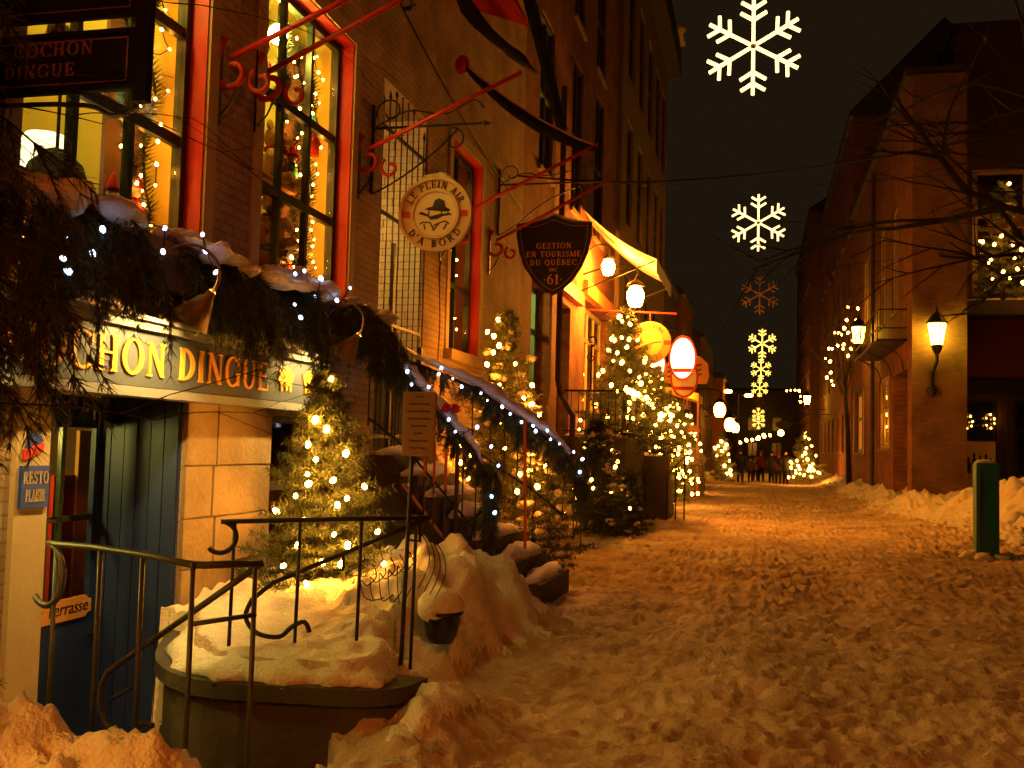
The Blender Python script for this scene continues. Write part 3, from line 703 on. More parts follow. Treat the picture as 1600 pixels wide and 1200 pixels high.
# plaster cracks, hooks and pipes stay small
cr = MB(); cr.tube(smooth_path([(-3.994, 12.62, 4.9), (-3.994, 12.66, 4.3), (-3.994, 12.58, 3.8), (-3.994, 12.65, 3.2), (-3.994, 12.6, 2.7)], 5), .006, 4); cr.build('wall_crack', 'black_paint', b1)
ca = MB(); ca.tube(smooth_path([(-3.985, 9.7, 6.95), (-3.985, 11.0, 6.55), (-3.985, 12.8, 6.2), (-3.985, 14.4, 5.95), (-3.985, 17.0, 5.7)], 4), .010, 5); ca.build('cable', 'wire', b1)
bx_ = MB(); bx_.tube([(-3.99, 10.92, 6.58), (-3.93, 10.97, 6.62)], .03, 6); bx_.tube([(-3.93, 10.97, 6.62), (-3.90, 11.05, 6.70)], .012, 5); bx_.tube([(-3.93, 10.97, 6.62), (-3.89, 10.9, 6.68)], .012, 5); bx_.build('cable_anchor', 'iron', b1)

# ---------------------------------------------------------------- B2: dark brick house with lit shopfront
b2 = thing('brick_house', 'dark red brick house with glowing shopfront under the white awning', 'house', (-4, 23, 0))
L2 = plane('L', -4.05)
o2 = [(18.3, 20.0, 1.9, 4.75, .35), (20.9, 22.3, 1.6, 4.7, .35), (24.2, 28.6, 2.0, 5.2, .35), (18.6, 19.9, 6.9, 9.9, .12), (22.0, 23.3, 6.9, 10.3, .12), (25.2, 26.6, 6.9, 10.6, .12), (18.6, 19.9, 11.2, 13.5, .12), (22.0, 23.3, 11.2, 13.5, .12), (25.2, 26.6, 11.2, 13.8, .12)]
wall(MB(), L2, 17.2, 29.2, -.5, 16, o2, .2).build('wall', 'brickwork_red', b2)
shell(b2, L2, 17.2, 29.2, -.5, 16, 8, 'brick_red')
for k, o in enumerate(o2[3:]):
    window(b2, L2, *o[:4], 2, ((o[2] + o[3]) / 2,), .06, 'frame_blue' if k == 0 else 'frame_brown', 'pane_dark', .09, .05, sill='stone')
window(b2, L2, *o2[0][:4], 2, (3.9,), .30, 'teal_paint', 'pane_clear', .10, .06)
window(b2, L2, *o2[1][:4], 1, (4.0,), .30, 'shutter_wood', 'pane_clear', .14, .06, name='shop_door')
window(b2, L2, *o2[2][:4], 4, (4.4,), .30, 'cream', 'pane_clear', .12, .07)
room(b2, L2, 17.5, 23.0, 1.5, 5.0, .4, 2.2, 'yellow_wall'); room(b2, L2, 23.6, 29.0, 1.6, 5.5, .4, 2.4, 'yellow_wall')
m = MB(); pbox(m, L2, 17.9, 23.2, 4.86, 5.15, -.16, -.004); m.build('cornice', 'red_paint', b2)
m = MB(); pbox(m, L2, 23.9, 28.9, 5.26, 5.6, -.12, -.004); m.build('cornice', 'wood_orange', b2)
m = MB(); m.tube([(-3.93, 20.4, 9.0), (-3.93, 20.4, 3.0), (-3.86, 20.4, 2.7), (-3.70, 20.9, 2.3), (-3.70, 20.9, .4)], .06, 8); m.build('drainpipe', 'frame_brown', b2)

# ---------------------------------------------------------------- B3: tall tan house with tall dark windows
b3 = thing('tall_house', 'tall tan house with paired rows of tall dark windows past the awning', 'house', (-3.95, 36, 0))
L3 = plane('L', -3.92); o3 = []
for zz in ((4.0, 6.9), (8.4, 11.6), (12.9, 16.2)):
    for a in (30.4, 33.2, 36.0, 38.8, 41.2): o3.append((a, a + 1.5, zz[0], zz[1], .18))
o3b = [(29.8, 33.2, 1.0, 3.3, .18), (34.6, 37.6, 1.0, 3.3, .18), (39.0, 42.6, 1.0, 3.3, .18)]
wall(MB(), L3, 29.2, 43.4, -.5, 18.6, o3 + o3b, .18).build('wall', 'tan_render', b3)
shell(b3, L3, 29.2, 43.4, -.5, 18.6, 9, 'tan_render')
for o in o3: window(b3, L3, *o[:4], 2, ((o[2] + o[3]) / 2,), .10, 'frame_brown', 'pane_dark', .1, .06)
for o in o3b: window(b3, L3, *o[:4], 3, (2.7,), .10, 'frame_brown', ['window_lit', 'window_lit_dim', 'window_lit'], .12, .07)
m = MB(); pbox(m, L3, 29.1, 43.5, 17.5, 18.59, -.55, -.004); m.build('cornice', 'roof_dark', b3)
m = MB(); lumpy(m, [(-3.6, 42.0 + k * .2, 18.9 + .2 * math.sin(k)) for k in range(8)], .5, .45, 10); m.build('roof_snow', 'snow', b3, True)

# ---------------------------------------------------------------- far houses
def far_house(label, side, X, y0, y1, h, mat, seed, group=None, lit=0.25, floors=(1.2, 4.2, 7.2), gable=0.0, wy=2.6):
    rs = random.Random(seed)
    t = thing('row_house', label, 'house', (X, (y0 + y1) / 2, 0), group)
    mp = plane(side, X); oo = []
    for f in floors:
        if f + 1.9 > h - .3: continue
        a = y0 + .9
        while a + 1.1 < y1 - .4: oo.append((a, a + 1.1, f, f + 1.9, .12)); a += wy
    wall(MB(), mp, y0, y1, -.5, h, oo, .12).build('wall', mat, t)
    shell(t, mp, y0, y1, -.5, h, 8, mat)
    for o in oo:
        pmt = 'pane_dark'
        if rs.random() < lit: pmt = 'window_lit' if rs.random() < .5 else 'window_lit_dim'
        window(t, mp, *o[:4], 2, ((o[2] + o[3]) / 2,), .08, 'frame_brown', pmt, .08, .05, sill='stone')
    if gable:
        s = 1 if side == 'R' else -1; m = MB()
        P = [(X - .15 * s, y0, h + .25), (X + 8 * s, y0, h + .25), (X + 4 * s, y0, h + gable)]; Q = [(p[0], y1, p[2]) for p in P]
        m.add(P + Q, [(0, 1, 2), (3, 5, 4), (0, 2, 5, 3), (1, 4, 5, 2), (0, 3, 4, 1)]); m.build('gable_roof', 'roof_dark', t)
    return t
far_house('low dark house with steep roof just beyond the tall tan house', 'L', -4.1, 43.6, 53, 9.2, 'dark_wall', 1, gable=2.6, lit=.3)
far_house('narrow dark house with small lit windows in the middle distance on the shop side', 'L', -3.9, 53.1, 62, 9.6, 'brick_red', 2, gable=2.2, lit=.35)
far_house('dark far house where the shop side of the street closes in', 'L', -3.4, 62.2, 80, 8.4, 'dark_wall', 3, gable=2.0, lit=.35)
far_house('farthest house on the shop side, behind the walking group', 'L', -2.7, 80.2, 104, 7.2, 'brick_red', 4, gable=2.0, lit=.3)
far_house('farthest house on the plain brick side, behind the round yellow lamp', 'R', 3.5, 76.4, 104, 19.0, 'brick_right', 6, gable=3.0, lit=.25, floors=(1.2, 4.4, 7.6, 10.8, 14.0))
te = thing('end_house', 'dark house closing the far end of the street', 'house', (0, 118, 0))
EP = plane('F', 118); oo = [(-9 + 2.6 * k, -7.9 + 2.6 * k, f, f + 1.6, .1) for k in range(8) for f in (1.2, 4.0)]
wall(MB(), EP, -12, 14, -.5, 8.5, oo, .1).build('wall', 'tan_render', te); shell(te, EP, -12, 14, -.5, 8.5, 8, 'dark_wall')
for k, o in enumerate(oo): window(te, EP, *o[:4], 2, (), .06, 'frame_brown', 'window_lit_dim' if k % 5 == 0 else 'pane_dark', .08, .05)

# ---------------------------------------------------------------- right-hand brick house
r1 = thing('corner_house', 'orange brick corner house with yellow wall lantern on its pier', 'house', (4.19, 34, 0))
RP = plane('R', 4.19); FP = plane('F', 31.0)
RDOOR = (31.9, 35.2, -.2, 4.2)
oR = [RDOOR + (.55,), (36.2, 39.2, 1.9, 4.35, .14), (44.4, 48.3, 1.75, 4.35, .16), (34.2, 35.6, 6.2, 9.6, .14), (37.6, 39.2, 6.2, 9.6, .14), (43.2, 45.2, 6.2, 9.6, .14)]
wall(MB(), RP, 31.0, 46 + 4.0, -.5, 12.6, oR, .14).build('wall', 'brickwork_right', r1)
shell(r1, RP, 31.2, 50.0, -.5, 12.6, 1.44, 'brick_right')
wall(MB(), FP, 4.19, 5.64, -.5, 12.6, [], .1).build('pier', 'brickwork_pillar', r1)
m = MB(); m.box(5.62, 31.0 + .004, -.5, 5.64, 33.0, 12.6); m.build('pier_return', 'brick_right', r1)
window(r1, RP, *oR[1][:4], 3, (3.2,), .08, 'cream', 'pane_clear', .12, .07, sill='stone')
window(r1, RP, *oR[2][:4], 2, (3.2,), .10, 'frame_brown', 'window_lit_dim', .16, .09, sill='stone')
for o in oR[3:]: window(r1, RP, *o[:4], 2, ((o[2] + o[3]) / 2,), .08, 'cream', 'pane_dark', .12, .08, sill='stone')
room(r1, RP, 35.8, 39.6, 1.7, 4.5, .2, 1.6, 'yellow_wall')
m = MB(); pbox(m, RP, 32.0, 35.1, -.2, 4.15, .5, .56); m.build('door', 'frame_brown', r1)
m = MB()
for a in (43.9, 48.35):
    pbox(m, RP, a, a + .45, 1.7, 4.4, -.07, -.004)
m.build('shutters', 'shutter_wood', r1)
m = MB(); m.tube([(4.08, 40.4, 12.2), (4.08, 40.4, 0)], .07, 8); m.build('drainpipe', 'frame_brown', r1)
r2 = far_house('tall brick house with gable roof beyond the corner house', 'R', 4.15, 50.1, 76.2, 17.5, 'brickwork_right', 5, gable=4.5, lit=.45, floors=(1.8, 5.4, 9.0, 12.2), wy=3.6)
# the recessed shop front at the far right
r3 = thing('recessed_shop', 'dark shop front with red upper band right of the lantern pier', 'shop front', (8, 33, 0))
SP = plane('F', 33.0)
oS = [(6.15, 13.0, 6.45, 10.3, .2), (5.78, 6.85, .35, 3.4, .2), (7.3, 9.4, .35, 3.4, .3), (9.8, 13.0, .35, 3.4, .2)]
wall(MB(), SP, 5.64, 16, -.5, 14.5, oS, .2).build('wall', 'dark_wall', r3)
shell(r3, SP, 5.64, 16, -.5, 14.5, 8, 'dark_wall')
m = MB(); pbox(m, SP, 5.66, 16, 4.05, 5.75, -.05, -.004); m.build('red_band', 'red_dark', r3)
m = MB(); pbox(m, SP, 5.66, 16, 5.80, 6.22, -.9, -.004); m.build('ledge', 'roof_dark', r3)
m = MB(); lumpy(m, [(5.8 + .35 * k, 32.55, 6.24) for k in range(28)], .42, .2, 10); m.build('ledge_snow', 'snow', r3, True)
m = MB(); pbox(m, SP, 5.66, 16, 3.55, 3.95, -.12, -.004); m.build('shop_beam', 'black_paint', r3)
window(r3, SP, *oS[0][:4], 5, (8.9,), .12, 'cream', 'pane_clear', .16, .10)
room(r3, SP, 5.9, 13.4, 6.2, 10.6, .3, 2.2, 'room_dark')
window(r3, SP, *oS[1][:4], 1, (2.2,), .15, 'black_paint', 'pane_dark', .10, .06, name='shop_door')
window(r3, SP, *oS[2][:4], 2, (2.5,), .22, 'black_paint', 'pane_dark', .12, .08)
window(r3, SP, *oS[3][:4], 3, (2.5,), .15, 'black_paint', 'pane_dark', .12, .08)
for x in (5.72, 7.05, 9.6):
    m = MB(); m.box(x, 32.86, 0, x + .18, 32.99, 3.54); m.build('shop_pilaster', 'frame_brown', r3)

# ================================================================== SUNKEN ENTRANCE
CURVE = [(-4.0, 6.68), (-3.8, 6.32), (-3.45, 5.68), (-3.0, 5.32), (-2.4, 5.34), (-2.1, 5.38), (-1.93, 5.50), (-1.88, 5.75)]
cv = [(p.x, p.y) for p in smooth_path([(a, b, 0) for a, b in CURVE], 5)]
def offset_curve(c, d):
    out = []
    for i in range(len(c)):
        a = Vector((*c[max(i - 1, 0)], 0)); b = Vector((*c[min(i + 1, len(c) - 1)], 0)); t = (b - a).normalized()
        out.append((c[i][0] - t.y * d, c[i][1] + t.x * d))
    return out
fw = thing('forecourt_wall', 'curved dark stone wall with a slab coping under the snowy forecourt', 'wall', (-2.4, 5.5, 0))
c_in = cv; c_out = offset_curve(cv, .22); n = len(cv)
def ribbon(ci, co, z0, z1):
    m = MB(); V = []
    for z in (z0, z1):
        V += [(a, b, z) for a, b in ci] + [(a, b, z) for a, b in co]
    N = len(ci); F = []
    for i in range(N - 1):
        F += [(i, i + 1, 2 * N + i + 1, 2 * N + i), (N + i, 3 * N + i, 3 * N + i + 1, N + i + 1), (2 * N + i, 2 * N + i + 1, 3 * N + i + 1, 3 * N + i), (i, N + i, N + i + 1, i + 1)]
    F += [(0, 2 * N, 3 * N, N), (N - 1, 2 * N - 1, 4 * N - 1, 3 * N - 1)]
    return m.add(V, F)
ribbon(c_in, c_out, -1.05, .225).build('wall_face', 'stone_dark', fw)
ribbon(offset_curve(cv, -.06), offset_curve(cv, .30), .23, .318).build('coping', 'slab', fw)
m = MB()
fcv = offset_curve(cv, .13)
lumpy(m, [(a, b, .325) for a, b in fcv[3:-3]], .17, .085, 12, .25); m.build('coping_snow', 'snow', fw, True)
es = thing('entrance_steps', 'dark stone steps going down to the blue door', 'steps', (-3.0, 4.6, -.7))
for k in range(4):
    q = MB(); q.box(-2.12 - .3 * k - .32, 3.97, -1.08, -2.12 - .3 * k, 5.28, -.16 * (k + 1)); q.build('step', 'slab', es)
q = MB(); q.box(-4.7, 3.97, -1.08, -3.345, 6.66, -.78); q.build('landing', 'slab', es)
q = MB(); q.box(-4.0, 3.80, -1.1, -2.1, 3.96, .12); q.build('side_wall', 'stone_dark', es)
# railings
def railing(label, top, feet, scroll_c, slope, loc, mat, r=.016, extra=None):
    t = thing('iron_railing', label, 'railing', loc, 'wrought iron railings of the sunken entrance')
    m = MB(); m.tube(top, r, 8); m.build('top_rail', mat, t, True)
    m = MB(); m.tube(slope, r * .95, 8); m.build('handrail', mat, t, True)
    for a, b in feet:
        m = MB(); m.tube([a, b], r * .72, 6); m.build('post', mat, t, True)
    if extra:
        for e in extra: m = MB(); m.tube(e, r * .7, 6); m.build('bracket', mat, t, True)
    return t
A0 = Vector((-3.30, 4.40, 1.12)); A1 = Vector((-2.27, 3.93, 1.12)); A2 = Vector((-2.07, 4.13, 1.12)); A3 = Vector((-3.02, 4.47, .52))
uA = (A0 - A1).normalized()
scA = [A0 + uA * (.02) + Vector((0, 0, -.14)) + uA * math.cos(R(a)) * .15 + Vector((0, 0, math.sin(R(a)) * .14)) for a in (200 + 0, 230, 262, 292)] 
scA = spiral(A0 + uA * .06 + Vector((0, 0, -.15)), uA, (0, 0, 1), .15, .15, 90, 310, 16)
topA = [A2, A1 + (A2 - A1) * .12, A1 + Vector((-.03, .02, 0)), A1 + (A0 - A1) * .3 + Vector((0, 0, .012)), A1 + (A0 - A1) * .7 + Vector((0, 0, .012)), A0] + scA
dirA = (A3 - A2).normalized()
slA = [A2, A2 + (A3 - A2) * .5, A3] + smooth_path([A3 + Vector((-.045, .02, -.07)), A3 + Vector((-.05, .03, -.2)), A3 + Vector((.02, .03, -.30)), A3 + Vector((.11, .03, -.30)), A3 + Vector((.17, .02, -.24)), A3 + Vector((.25, .0, -.235))], 4)
ftA = []
for f in (0.02, .36, .66, .985):
    p = A0 + (A1 - A0) * f; ftA.append((p + Vector((0, 0, .01)), Vector((p.x, p.y, .05))))
exA = [[A3 + (A2 - A3) * .22, A3 + (A2 - A3) * .22 + Vector((0, 0, -.16)), A3 + Vector((.0, .02, -.14))], [A1 + Vector((0, 0, -.24)), A1 + (A2 - A1) * 1.0 + Vector((-.02, .0, -.22))], [Vector((A2.x - .03, A2.y, 1.1)), Vector((A2.x - .03, A2.y, .02))]]
railing('iron railing with curled ends nearest the camera, in front of the blue doorway', topA, ftA, None, slA, (-2.7, 4.1, 0), 'iron_grey', extra=exA)
B0 = Vector((-2.99, 5.60, 1.165)); B1_ = Vector((-1.93, 6.03, 1.205)); B2 = Vector((-2.80, 5.72, .80))
uB = (B0 - B1_).normalized()
topB = [B1_, B1_ + (B0 - B1_) * .5, B0] + spiral(B0 + uB * .08 + Vector((0, 0, -.095)), uB, (0, 0, 1), .095, .085, 90, 320, 16)
slB = [B1_, B1_ + (B2 - B1_) * .4, B2] + smooth_path([B2 + Vector((-.11, -.03, -.10)), B2 + Vector((-.14, -.04, -.2)), B2 + Vector((-.07, -.03, -.29)), B2 + Vector((.06, .0, -.31)), B2 + Vector((.13, .02, -.25)), B2 + Vector((.2, .04, -.22)), B2 + Vector((.23, .05, -.28))], 4)
ftB = []
for f in (.0, .33, .645, .93):
    p = B0 + (B1_ - B0) * f; ftB.append((p, Vector((p.x - .01, p.y, .30))))
exB = [[B1_ + (B2 - B1_) * .06, B1_ + (B2 - B1_) * .06 + Vector((0, 0, -.12)), B1_ + (B2 - B1_) * .06 + Vector((-.07, -.03, -.11))], [B2 + (B1_ - B2) * .45, B2 + (B1_ - B2) * .45 + Vector((0, 0, -.1)), B2 + (B1_ - B2) * .42 + Vector((-.03, -.01, -.09))]]
railing('black iron railing standing in the snow before the lit fir tree', topB, ftB, None, slB, (-2.4, 5.8, .3), 'iron', .015, exB)
# twining iron wire on the second railing
vn_t = MB()
for k in range(5):
    o = Vector((-2.25 + .05 * k, 5.93 + .02 * k, .92 + .02 * k))
    vn_t.tube(smooth_path([o, o + Vector((.03, 0, -.07)), o + Vector((-.03, 0, -.13)), o + Vector((-.07, 0, -.10)), o + Vector((-.05, .01, -.2 - .03 * k)), o + Vector((.02, .01, -.22))], 4), .0035, 4)
for k in range(4):
    o = Vector((-1.99 + .035 * k, 6.02, 1.12 - .02 * k)); vn_t.tube(smooth_path([o, o + Vector((.05, .01, -.08)), o + Vector((.06, .02, -.2)), o + Vector((.0, .02, -.34))], 4), .003, 4)
tag(vn_t.build('bare_vine', 'bark_dark', at=(-2.1, 5.9, .8)), 'thin bare vine twining on the black railing before the fir', 'vine')

# ================================================================== THE LONG SHOP SIGN
sg = thing('shop_sign', 'long grey shop sign with gold letters over the blue doorway', 'sign', (-3.9, 6.6, 1.95))
MB().box(-3.975, 3.9, 1.965, -3.80, 8.72, 2.315).build('board', 'sign_grey', sg)
MB().box(-3.975, 3.88, 2.32, -3.745, 8.75, 2.365).box(-3.975, 3.88, 2.37, -3.70, 8.77, 2.395).build('crown_moulding', 'sign_trim', sg)
MB().box(-3.975, 3.88, 1.90, -3.785, 8.75, 1.96).build('lower_moulding', 'sign_trim', sg)
text('gold', sg, 'COCHON DINGUE', (-3.798, 7.55, 2.035), (0, 1, 0), (0, 0, 1), .22, .012, align='r', sx=1.17)
def pig(mb, o, s, fl=1):
    poly = [(0, .30), (.05, .42), (.02, .55), (.10, .52), (.2, .62), (.5, .68), (.78, .62), (.92, .5), (1.0, .56), (.97, .44), (.92, .30), (.86, .22), (.86, 0), (.76, 0), (.74, .16), (.62, .16), (.62, .02), (.52, .02), (.5, .16), (.34, .16), (.34, 0), (.24, 0), (.22, .18), (.12, .22)]
    mb.prism([((x if fl > 0 else 1 - x) * s, y * s) for x, y in (poly if fl > 0 else poly[::-1])], o, (0, 1, 0), (0, 0, 1), .012)
m = MB(); pig(m, (-3.798, 7.70, 2.05), .30); m.build('pig_emblem', 'gold', sg)
m = MB(); pig(m, (-3.798, 8.18, 2.05), .30, -1); m.build('pig_emblem', 'gold', sg)
def gooseneck(Y, label):
    t = thing('gooseneck_lamp', label, 'lamp', (-3.95, Y, 2.4), 'gooseneck lamps of the long sign')
    m = MB(); m.tube(smooth_path([(-3.97, Y, 2.42), (-3.82, Y, 2.48), (-3.74, Y, 2.68), (-3.60, Y, 2.83), (-3.42, Y, 2.85), (-3.28, Y, 2.74), (-3.27, Y, 2.62), (-3.31, Y, 2.55)], 5), .011, 8); m.build('arm', 'copper', t, True)
    MB().lathe([(.06, 0), (.06, .012), (.02, .02)], (-3.985, Y, 2.42), 12, (1, 0, 0)).build('wall_plate', 'copper', t)
    ax = Vector((-.62, 0, -.78)).normalized(); o = Vector((-3.305, Y, 2.56))
    MB().lathe([(.026, 0), (.032, .05), (.045, .06), (.125, .235), (.120, .235), (.042, .066), (.02, .05)], o, 20, ax, False).build('shade', 'copper', t, True)
    MB().ball(o + ax * .135, .034, 10, 8).build('bulb', 'lamp_sign', t, True)
gooseneck(5.78, 'copper gooseneck lamp lighting the first half of the gold lettering')
gooseneck(8.20, 'copper gooseneck lamp lighting the pig emblems of the long sign')
gooseneck(4.05, 'added copper gooseneck lamp at the near end of the long sign')  # third lamp, added to light the ground at the left

t = thing('added_bollard_lamp', 'low bollard lamp added left of the view to brighten the near snow', 'lamp', (-3.0, 2.3, 0))  # unseen lamp, added to brighten the near snow bank
MB().lathe([(.05, 0), (.04, .9), (.06, .98)], (-3.0, 2.3, -.05), 10).build('post', 'iron', t, True)
MB().lathe([(.055, 1.0), (.075, 1.1), (.065, 1.22)], (-3.0, 2.3, -.05), 12).build('glass', 'lamp_snow_fill', t, True)
MB().lathe([(.20, 1.24), (.10, 1.3), (.01, 1.36)], (-3.0, 2.3, -.05), 12).build('cap', 'iron', t, True)  # cap made wide to keep this light off the pine
# small framed boards by the door
t = thing('door_plaque', 'blue plaque with cream letters and red crest on the cream pilaster', 'plaque', (-3.96, 5.06, 1.3))
MB().box(-3.964, 4.955, 1.235, -3.945, 5.185, 1.47).build('board', 'sign_blue', t)
text('cream', t, 'RESTO', (-3.944, 5.07, 1.37), (0, 1, 0), (0, 0, 1), .068, .003, align='c', sx=.72); text('cream', t, 'PLAISIR', (-3.944, 5.07, 1.27), (0, 1, 0), (0, 0, 1), .068, .003, align='c', sx=.46)
m = MB(); m.prism([(0, 0), (.16, .05), (.16, .10), (0, .06)], (-3.962, 4.97, 1.50), (0, 1, 0), (0, 0, 1), .014); m.build('red_ribbon', 'sign_red', t)
m = MB(); m.prism([(0, 0), (.05, .02), (.07, .05), (.10, .03), (.14, .05), (.1, .09), (.05, .1), (.02, .06)], (-3.962, 4.99, 1.56), (0, 1, 0), (0, 0, 1), .010); m.build('blue_crest', 'sign_blue', t)
t = thing('terrace_board', 'orange wooden board hung on the blue door', 'sign', (-4.6, 6.2, .42))
m = MB(); m.prism([(-.62, 0), (.25, 0), (.28, .03), (.31, .03), (.31, .12), (.28, .12), (.25, .15), (-.62, .15)], (-4.618, 6.25, .375), (0, 1, 0), (0, 0, 1), .02); m.build('board', 'wood_orange', t)
def font_mesh(s, size, mat, parent, M, name='letter', shear=0.2, th=.002):
    cu = bpy.data.curves.new('txt', 'FONT'); cu.body = s; cu.size = size; cu.extrude = th; cu.shear = shear; cu.align_x = 'CENTER'
    ob = bpy.data.objects.new('txt', cu); COL.objects.link(ob)
    dg = bpy.context.evaluated_depsgraph_get(); dg.update()
    me = bpy.data.meshes.new_from_object(ob.evaluated_get(dg)); bpy.data.objects.remove(ob)
    me.transform(Matrix.Translation(-off(parent)) @ M)
    nv = len(me.vertices); root = list(range(nv))
    def find(a):
        while root[a] != a: root[a] = root[root[a]]; a = root[a]
        return a
    for e in me.edges: root[find(e.vertices[0])] = find(e.vertices[1])
    groups = {}
    for p in me.polygons: groups.setdefault(find(p.vertices[0]), []).append(tuple(p.vertices))
    co = [tuple(v.co) for v in me.vertices]
    for fs in groups.values():
        ids = sorted({i for f in fs for i in f}); mp_ = {i: k for k, i in enumerate(ids)}
        m2 = bpy.data.meshes.new(name); m2.from_pydata([co[i] for i in ids], [], [tuple(mp_[i] for i in f) for f in fs]); m2.materials.append(MATS[mat])
        o = bpy.data.objects.new(name, m2); COL.objects.link(o); o.parent = parent
    bpy.data.meshes.remove(me)
MX = Matrix(((0, 0, 1, 0), (1, 0, 0, 0), (0, 1, 0, 0), (0, 0, 0, 1)))     # text x->Y, y->Z, facing +X
font_mesh('Resto \u00b7 Terrasse', .125, 'black_paint', t, Matrix.Translation((-4.596, 6.10, .42)) @ MX)

# hanging board on its post, upper left
t = thing('hanging_board', 'black framed double board with dim gold letters hanging before the lit window', 'sign', (-3.3, 4.2, 3.2), None)
MB().box(-3.95, 4.19, 3.262, -2.845, 4.215, 3.555).build('lower_panel', 'black_matt', t)
MB().box(-3.95, 4.19, 3.615, -2.845, 4.215, 4.05).build('upper_panel', 'black_matt', t)
for z0, z1 in ((3.262, 3.555), (3.615, 4.05)):
    m = MB(); w = .022
    m.box(-3.95, 4.178, z0, -2.845, 4.189, z0 + w); m.box(-3.95, 4.178, z1 - w, -2.845, 4.189, z1); m.box(-2.845 - w, 4.179, z0 + w, -2.845, 4.189, z1 - w); m.build('frame', 'black_matt', t)
    m = MB(); w = .006; g = .04
    m.box(-3.9, 4.184, z0 + g, -2.845 - g, 4.1885, z0 + g + w); m.box(-3.9, 4.184, z1 - g - w, -2.845 - g, 4.1885, z1 - g); m.box(-2.845 - g - w, 4.185, z0 + g + w, -2.845 - g, 4.1885, z1 - g - w); m.build('gold_line', 'gold_dark', t)
text('gold_dark', t, 'COCHON', (-3.29, 4.189, 3.445), (1, 0, 0), (0, 0, 1), .062, .003, align='c', sx=1.15, tr=.12); text('gold_dark', t, 'DINGUE', (-3.36, 4.189, 3.345), (1, 0, 0), (0, 0, 1), .062, .003, align='c', sx=1.15, tr=.12)
MB().box(-2.843, 4.175, 3.20, -2.775, 4.225, 4.4).build('end_post', 'black_matt', t)
m = MB(); m.tube([(-4.0, 4.2, 4.12), (-2.78, 4.2, 4.12)], .02, 8); m.build('top_bar', 'iron', t); m = MB(); m.tube(smooth_path([(-3.98, 4.2, 3.2), (-3.5, 4.2, 3.22), (-3.1, 4.2, 3.2), (-2.95, 4.2, 3.14), (-2.82, 4.2, 3.18)], 4), .012, 6); m.build('bracket', 'iron', t)

# ================================================================== IRON GATE IN THE PASSAGE
t = thing('iron_gate', 'tall black iron gate with spiked top before the painted brick passage', 'gate', (-4, 11.2, 1.6))
for k in range(8):
    y = 10.5 + k * .2; zt = 5.35 + .25 * math.sin(k / 7 * math.pi)
    m = MB(); m.tube([(-4.03, y, 1.6), (-4.03, y, zt)], .008, 6); m.lathe([(.008, 0), (.020, .03), (.001, .12)], (-4.03, y, zt), 6); m.build('bar', 'iron', t)
for z in (1.7, 2.95, 4.15, 5.1):
    m = MB(); m.box(-4.045, 10.44, z, -4.015, 11.96, z + .035); m.build('cross_bar', 'iron', t)
MB().box(-4.06, 10.95, 1.6, -4.018, 11.00, 3.9).build('gate_post', 'iron', t)
m = MB(); m.tube([(-3.97, 10.55, 2.78), (-3.97, 11.85, 2.70)], .02, 8); m.box(-4.0, 11.78, 2.6, -3.94, 11.92, 2.8); m.build('lock_bar', 'iron_grey', t)

# ================================================================== WINDOW BOXES, BOUGHS, LEDS
def window_box(label, y0, y1, seed, cl, n=50):
    rs = np.random.RandomState(seed); random.seed(seed)
    t = thing('window_box', label, 'window box', (-3.85, (y0 + y1) / 2, 2.6), 'evergreen window boxes over the long sign')
    MB().box(-3.995, y0, 2.62, -3.72, y1, 2.84).build('box', 'frame_brown', t)
    PP, DD = [], []; mb = MB()
    for k in range(n):
        y = np.clip(cl[k % len(cl)] + rs.randn() * .17, y0, y1); e = (y - (y0 + y1) / 2) / ((y1 - y0) / 2)
        spray(PP, DD, mb, (-3.88 + rs.uniform(-.08, .1), y, 2.84), (.75, rs.uniform(-.5, .5) + .25 * e, rs.uniform(.1, .9)), rs.uniform(.42, .78) * (.55 if min(abs(y - 5.8), abs(y - 8.2)) < .25 else 1.08), rs, rs.uniform(1.4, 2.4), .14, 10)
    for k in range(8):
        y = np.clip(cl[k % len(cl)] + rs.randn() * .22, y0, y1)
        spray(PP, DD, mb, (-3.72, y, 2.86), (.55, rs.uniform(-.35, .35), .25), rs.uniform(.66, .92), rs, rs.uniform(2.2, 3.0), .10, 12)
    mb.build('twigs', 'bark_dark', t)
    MB().tris(needles(np.vstack(PP), np.vstack(DD), 7, .075, .0055, rs, .7, .35)).build('boughs', 'needle_dark', t)
    sm = MB()
    for q in range(75):
        yy = rs.uniform(y0, y1); xx = -3.90 + .42 * rs.rand() ** 1.3
        if vn(np.array([yy * 2.3 + seed]), np.array([xx * 3.0]))[0] < -.02: continue
        z0 = 2.96 + .08 * math.sin((yy - y0) / (y1 - y0) * math.pi) - (xx + 3.85) * .38 + rs.uniform(-.03, .02)
        k_ = rs.uniform(.035, .10); rt = Matrix.Rotation(rs.uniform(0, 3), 3, 'Z') @ Matrix.Rotation(rs.uniform(.1, .5), 3, 'Y')
        sm.ball((xx, yy, z0), (k_ * rs.uniform(1.1, 2.0), k_ * rs.uniform(.9, 1.5), k_ * .42), 12, 8, .16, rt)
    sm.build('snow_cap', 'snow', t, True)
window_box('evergreen window box with snow under the leftmost lit window', 4.2, 6.75, 11, (4.45, 4.95, 5.3, 6.35, 6.5))
window_box('evergreen window box with snow under the window with the bears', 7.2, 9.6, 12, (7.3, 7.55, 8.85, 9.3, 9.5))
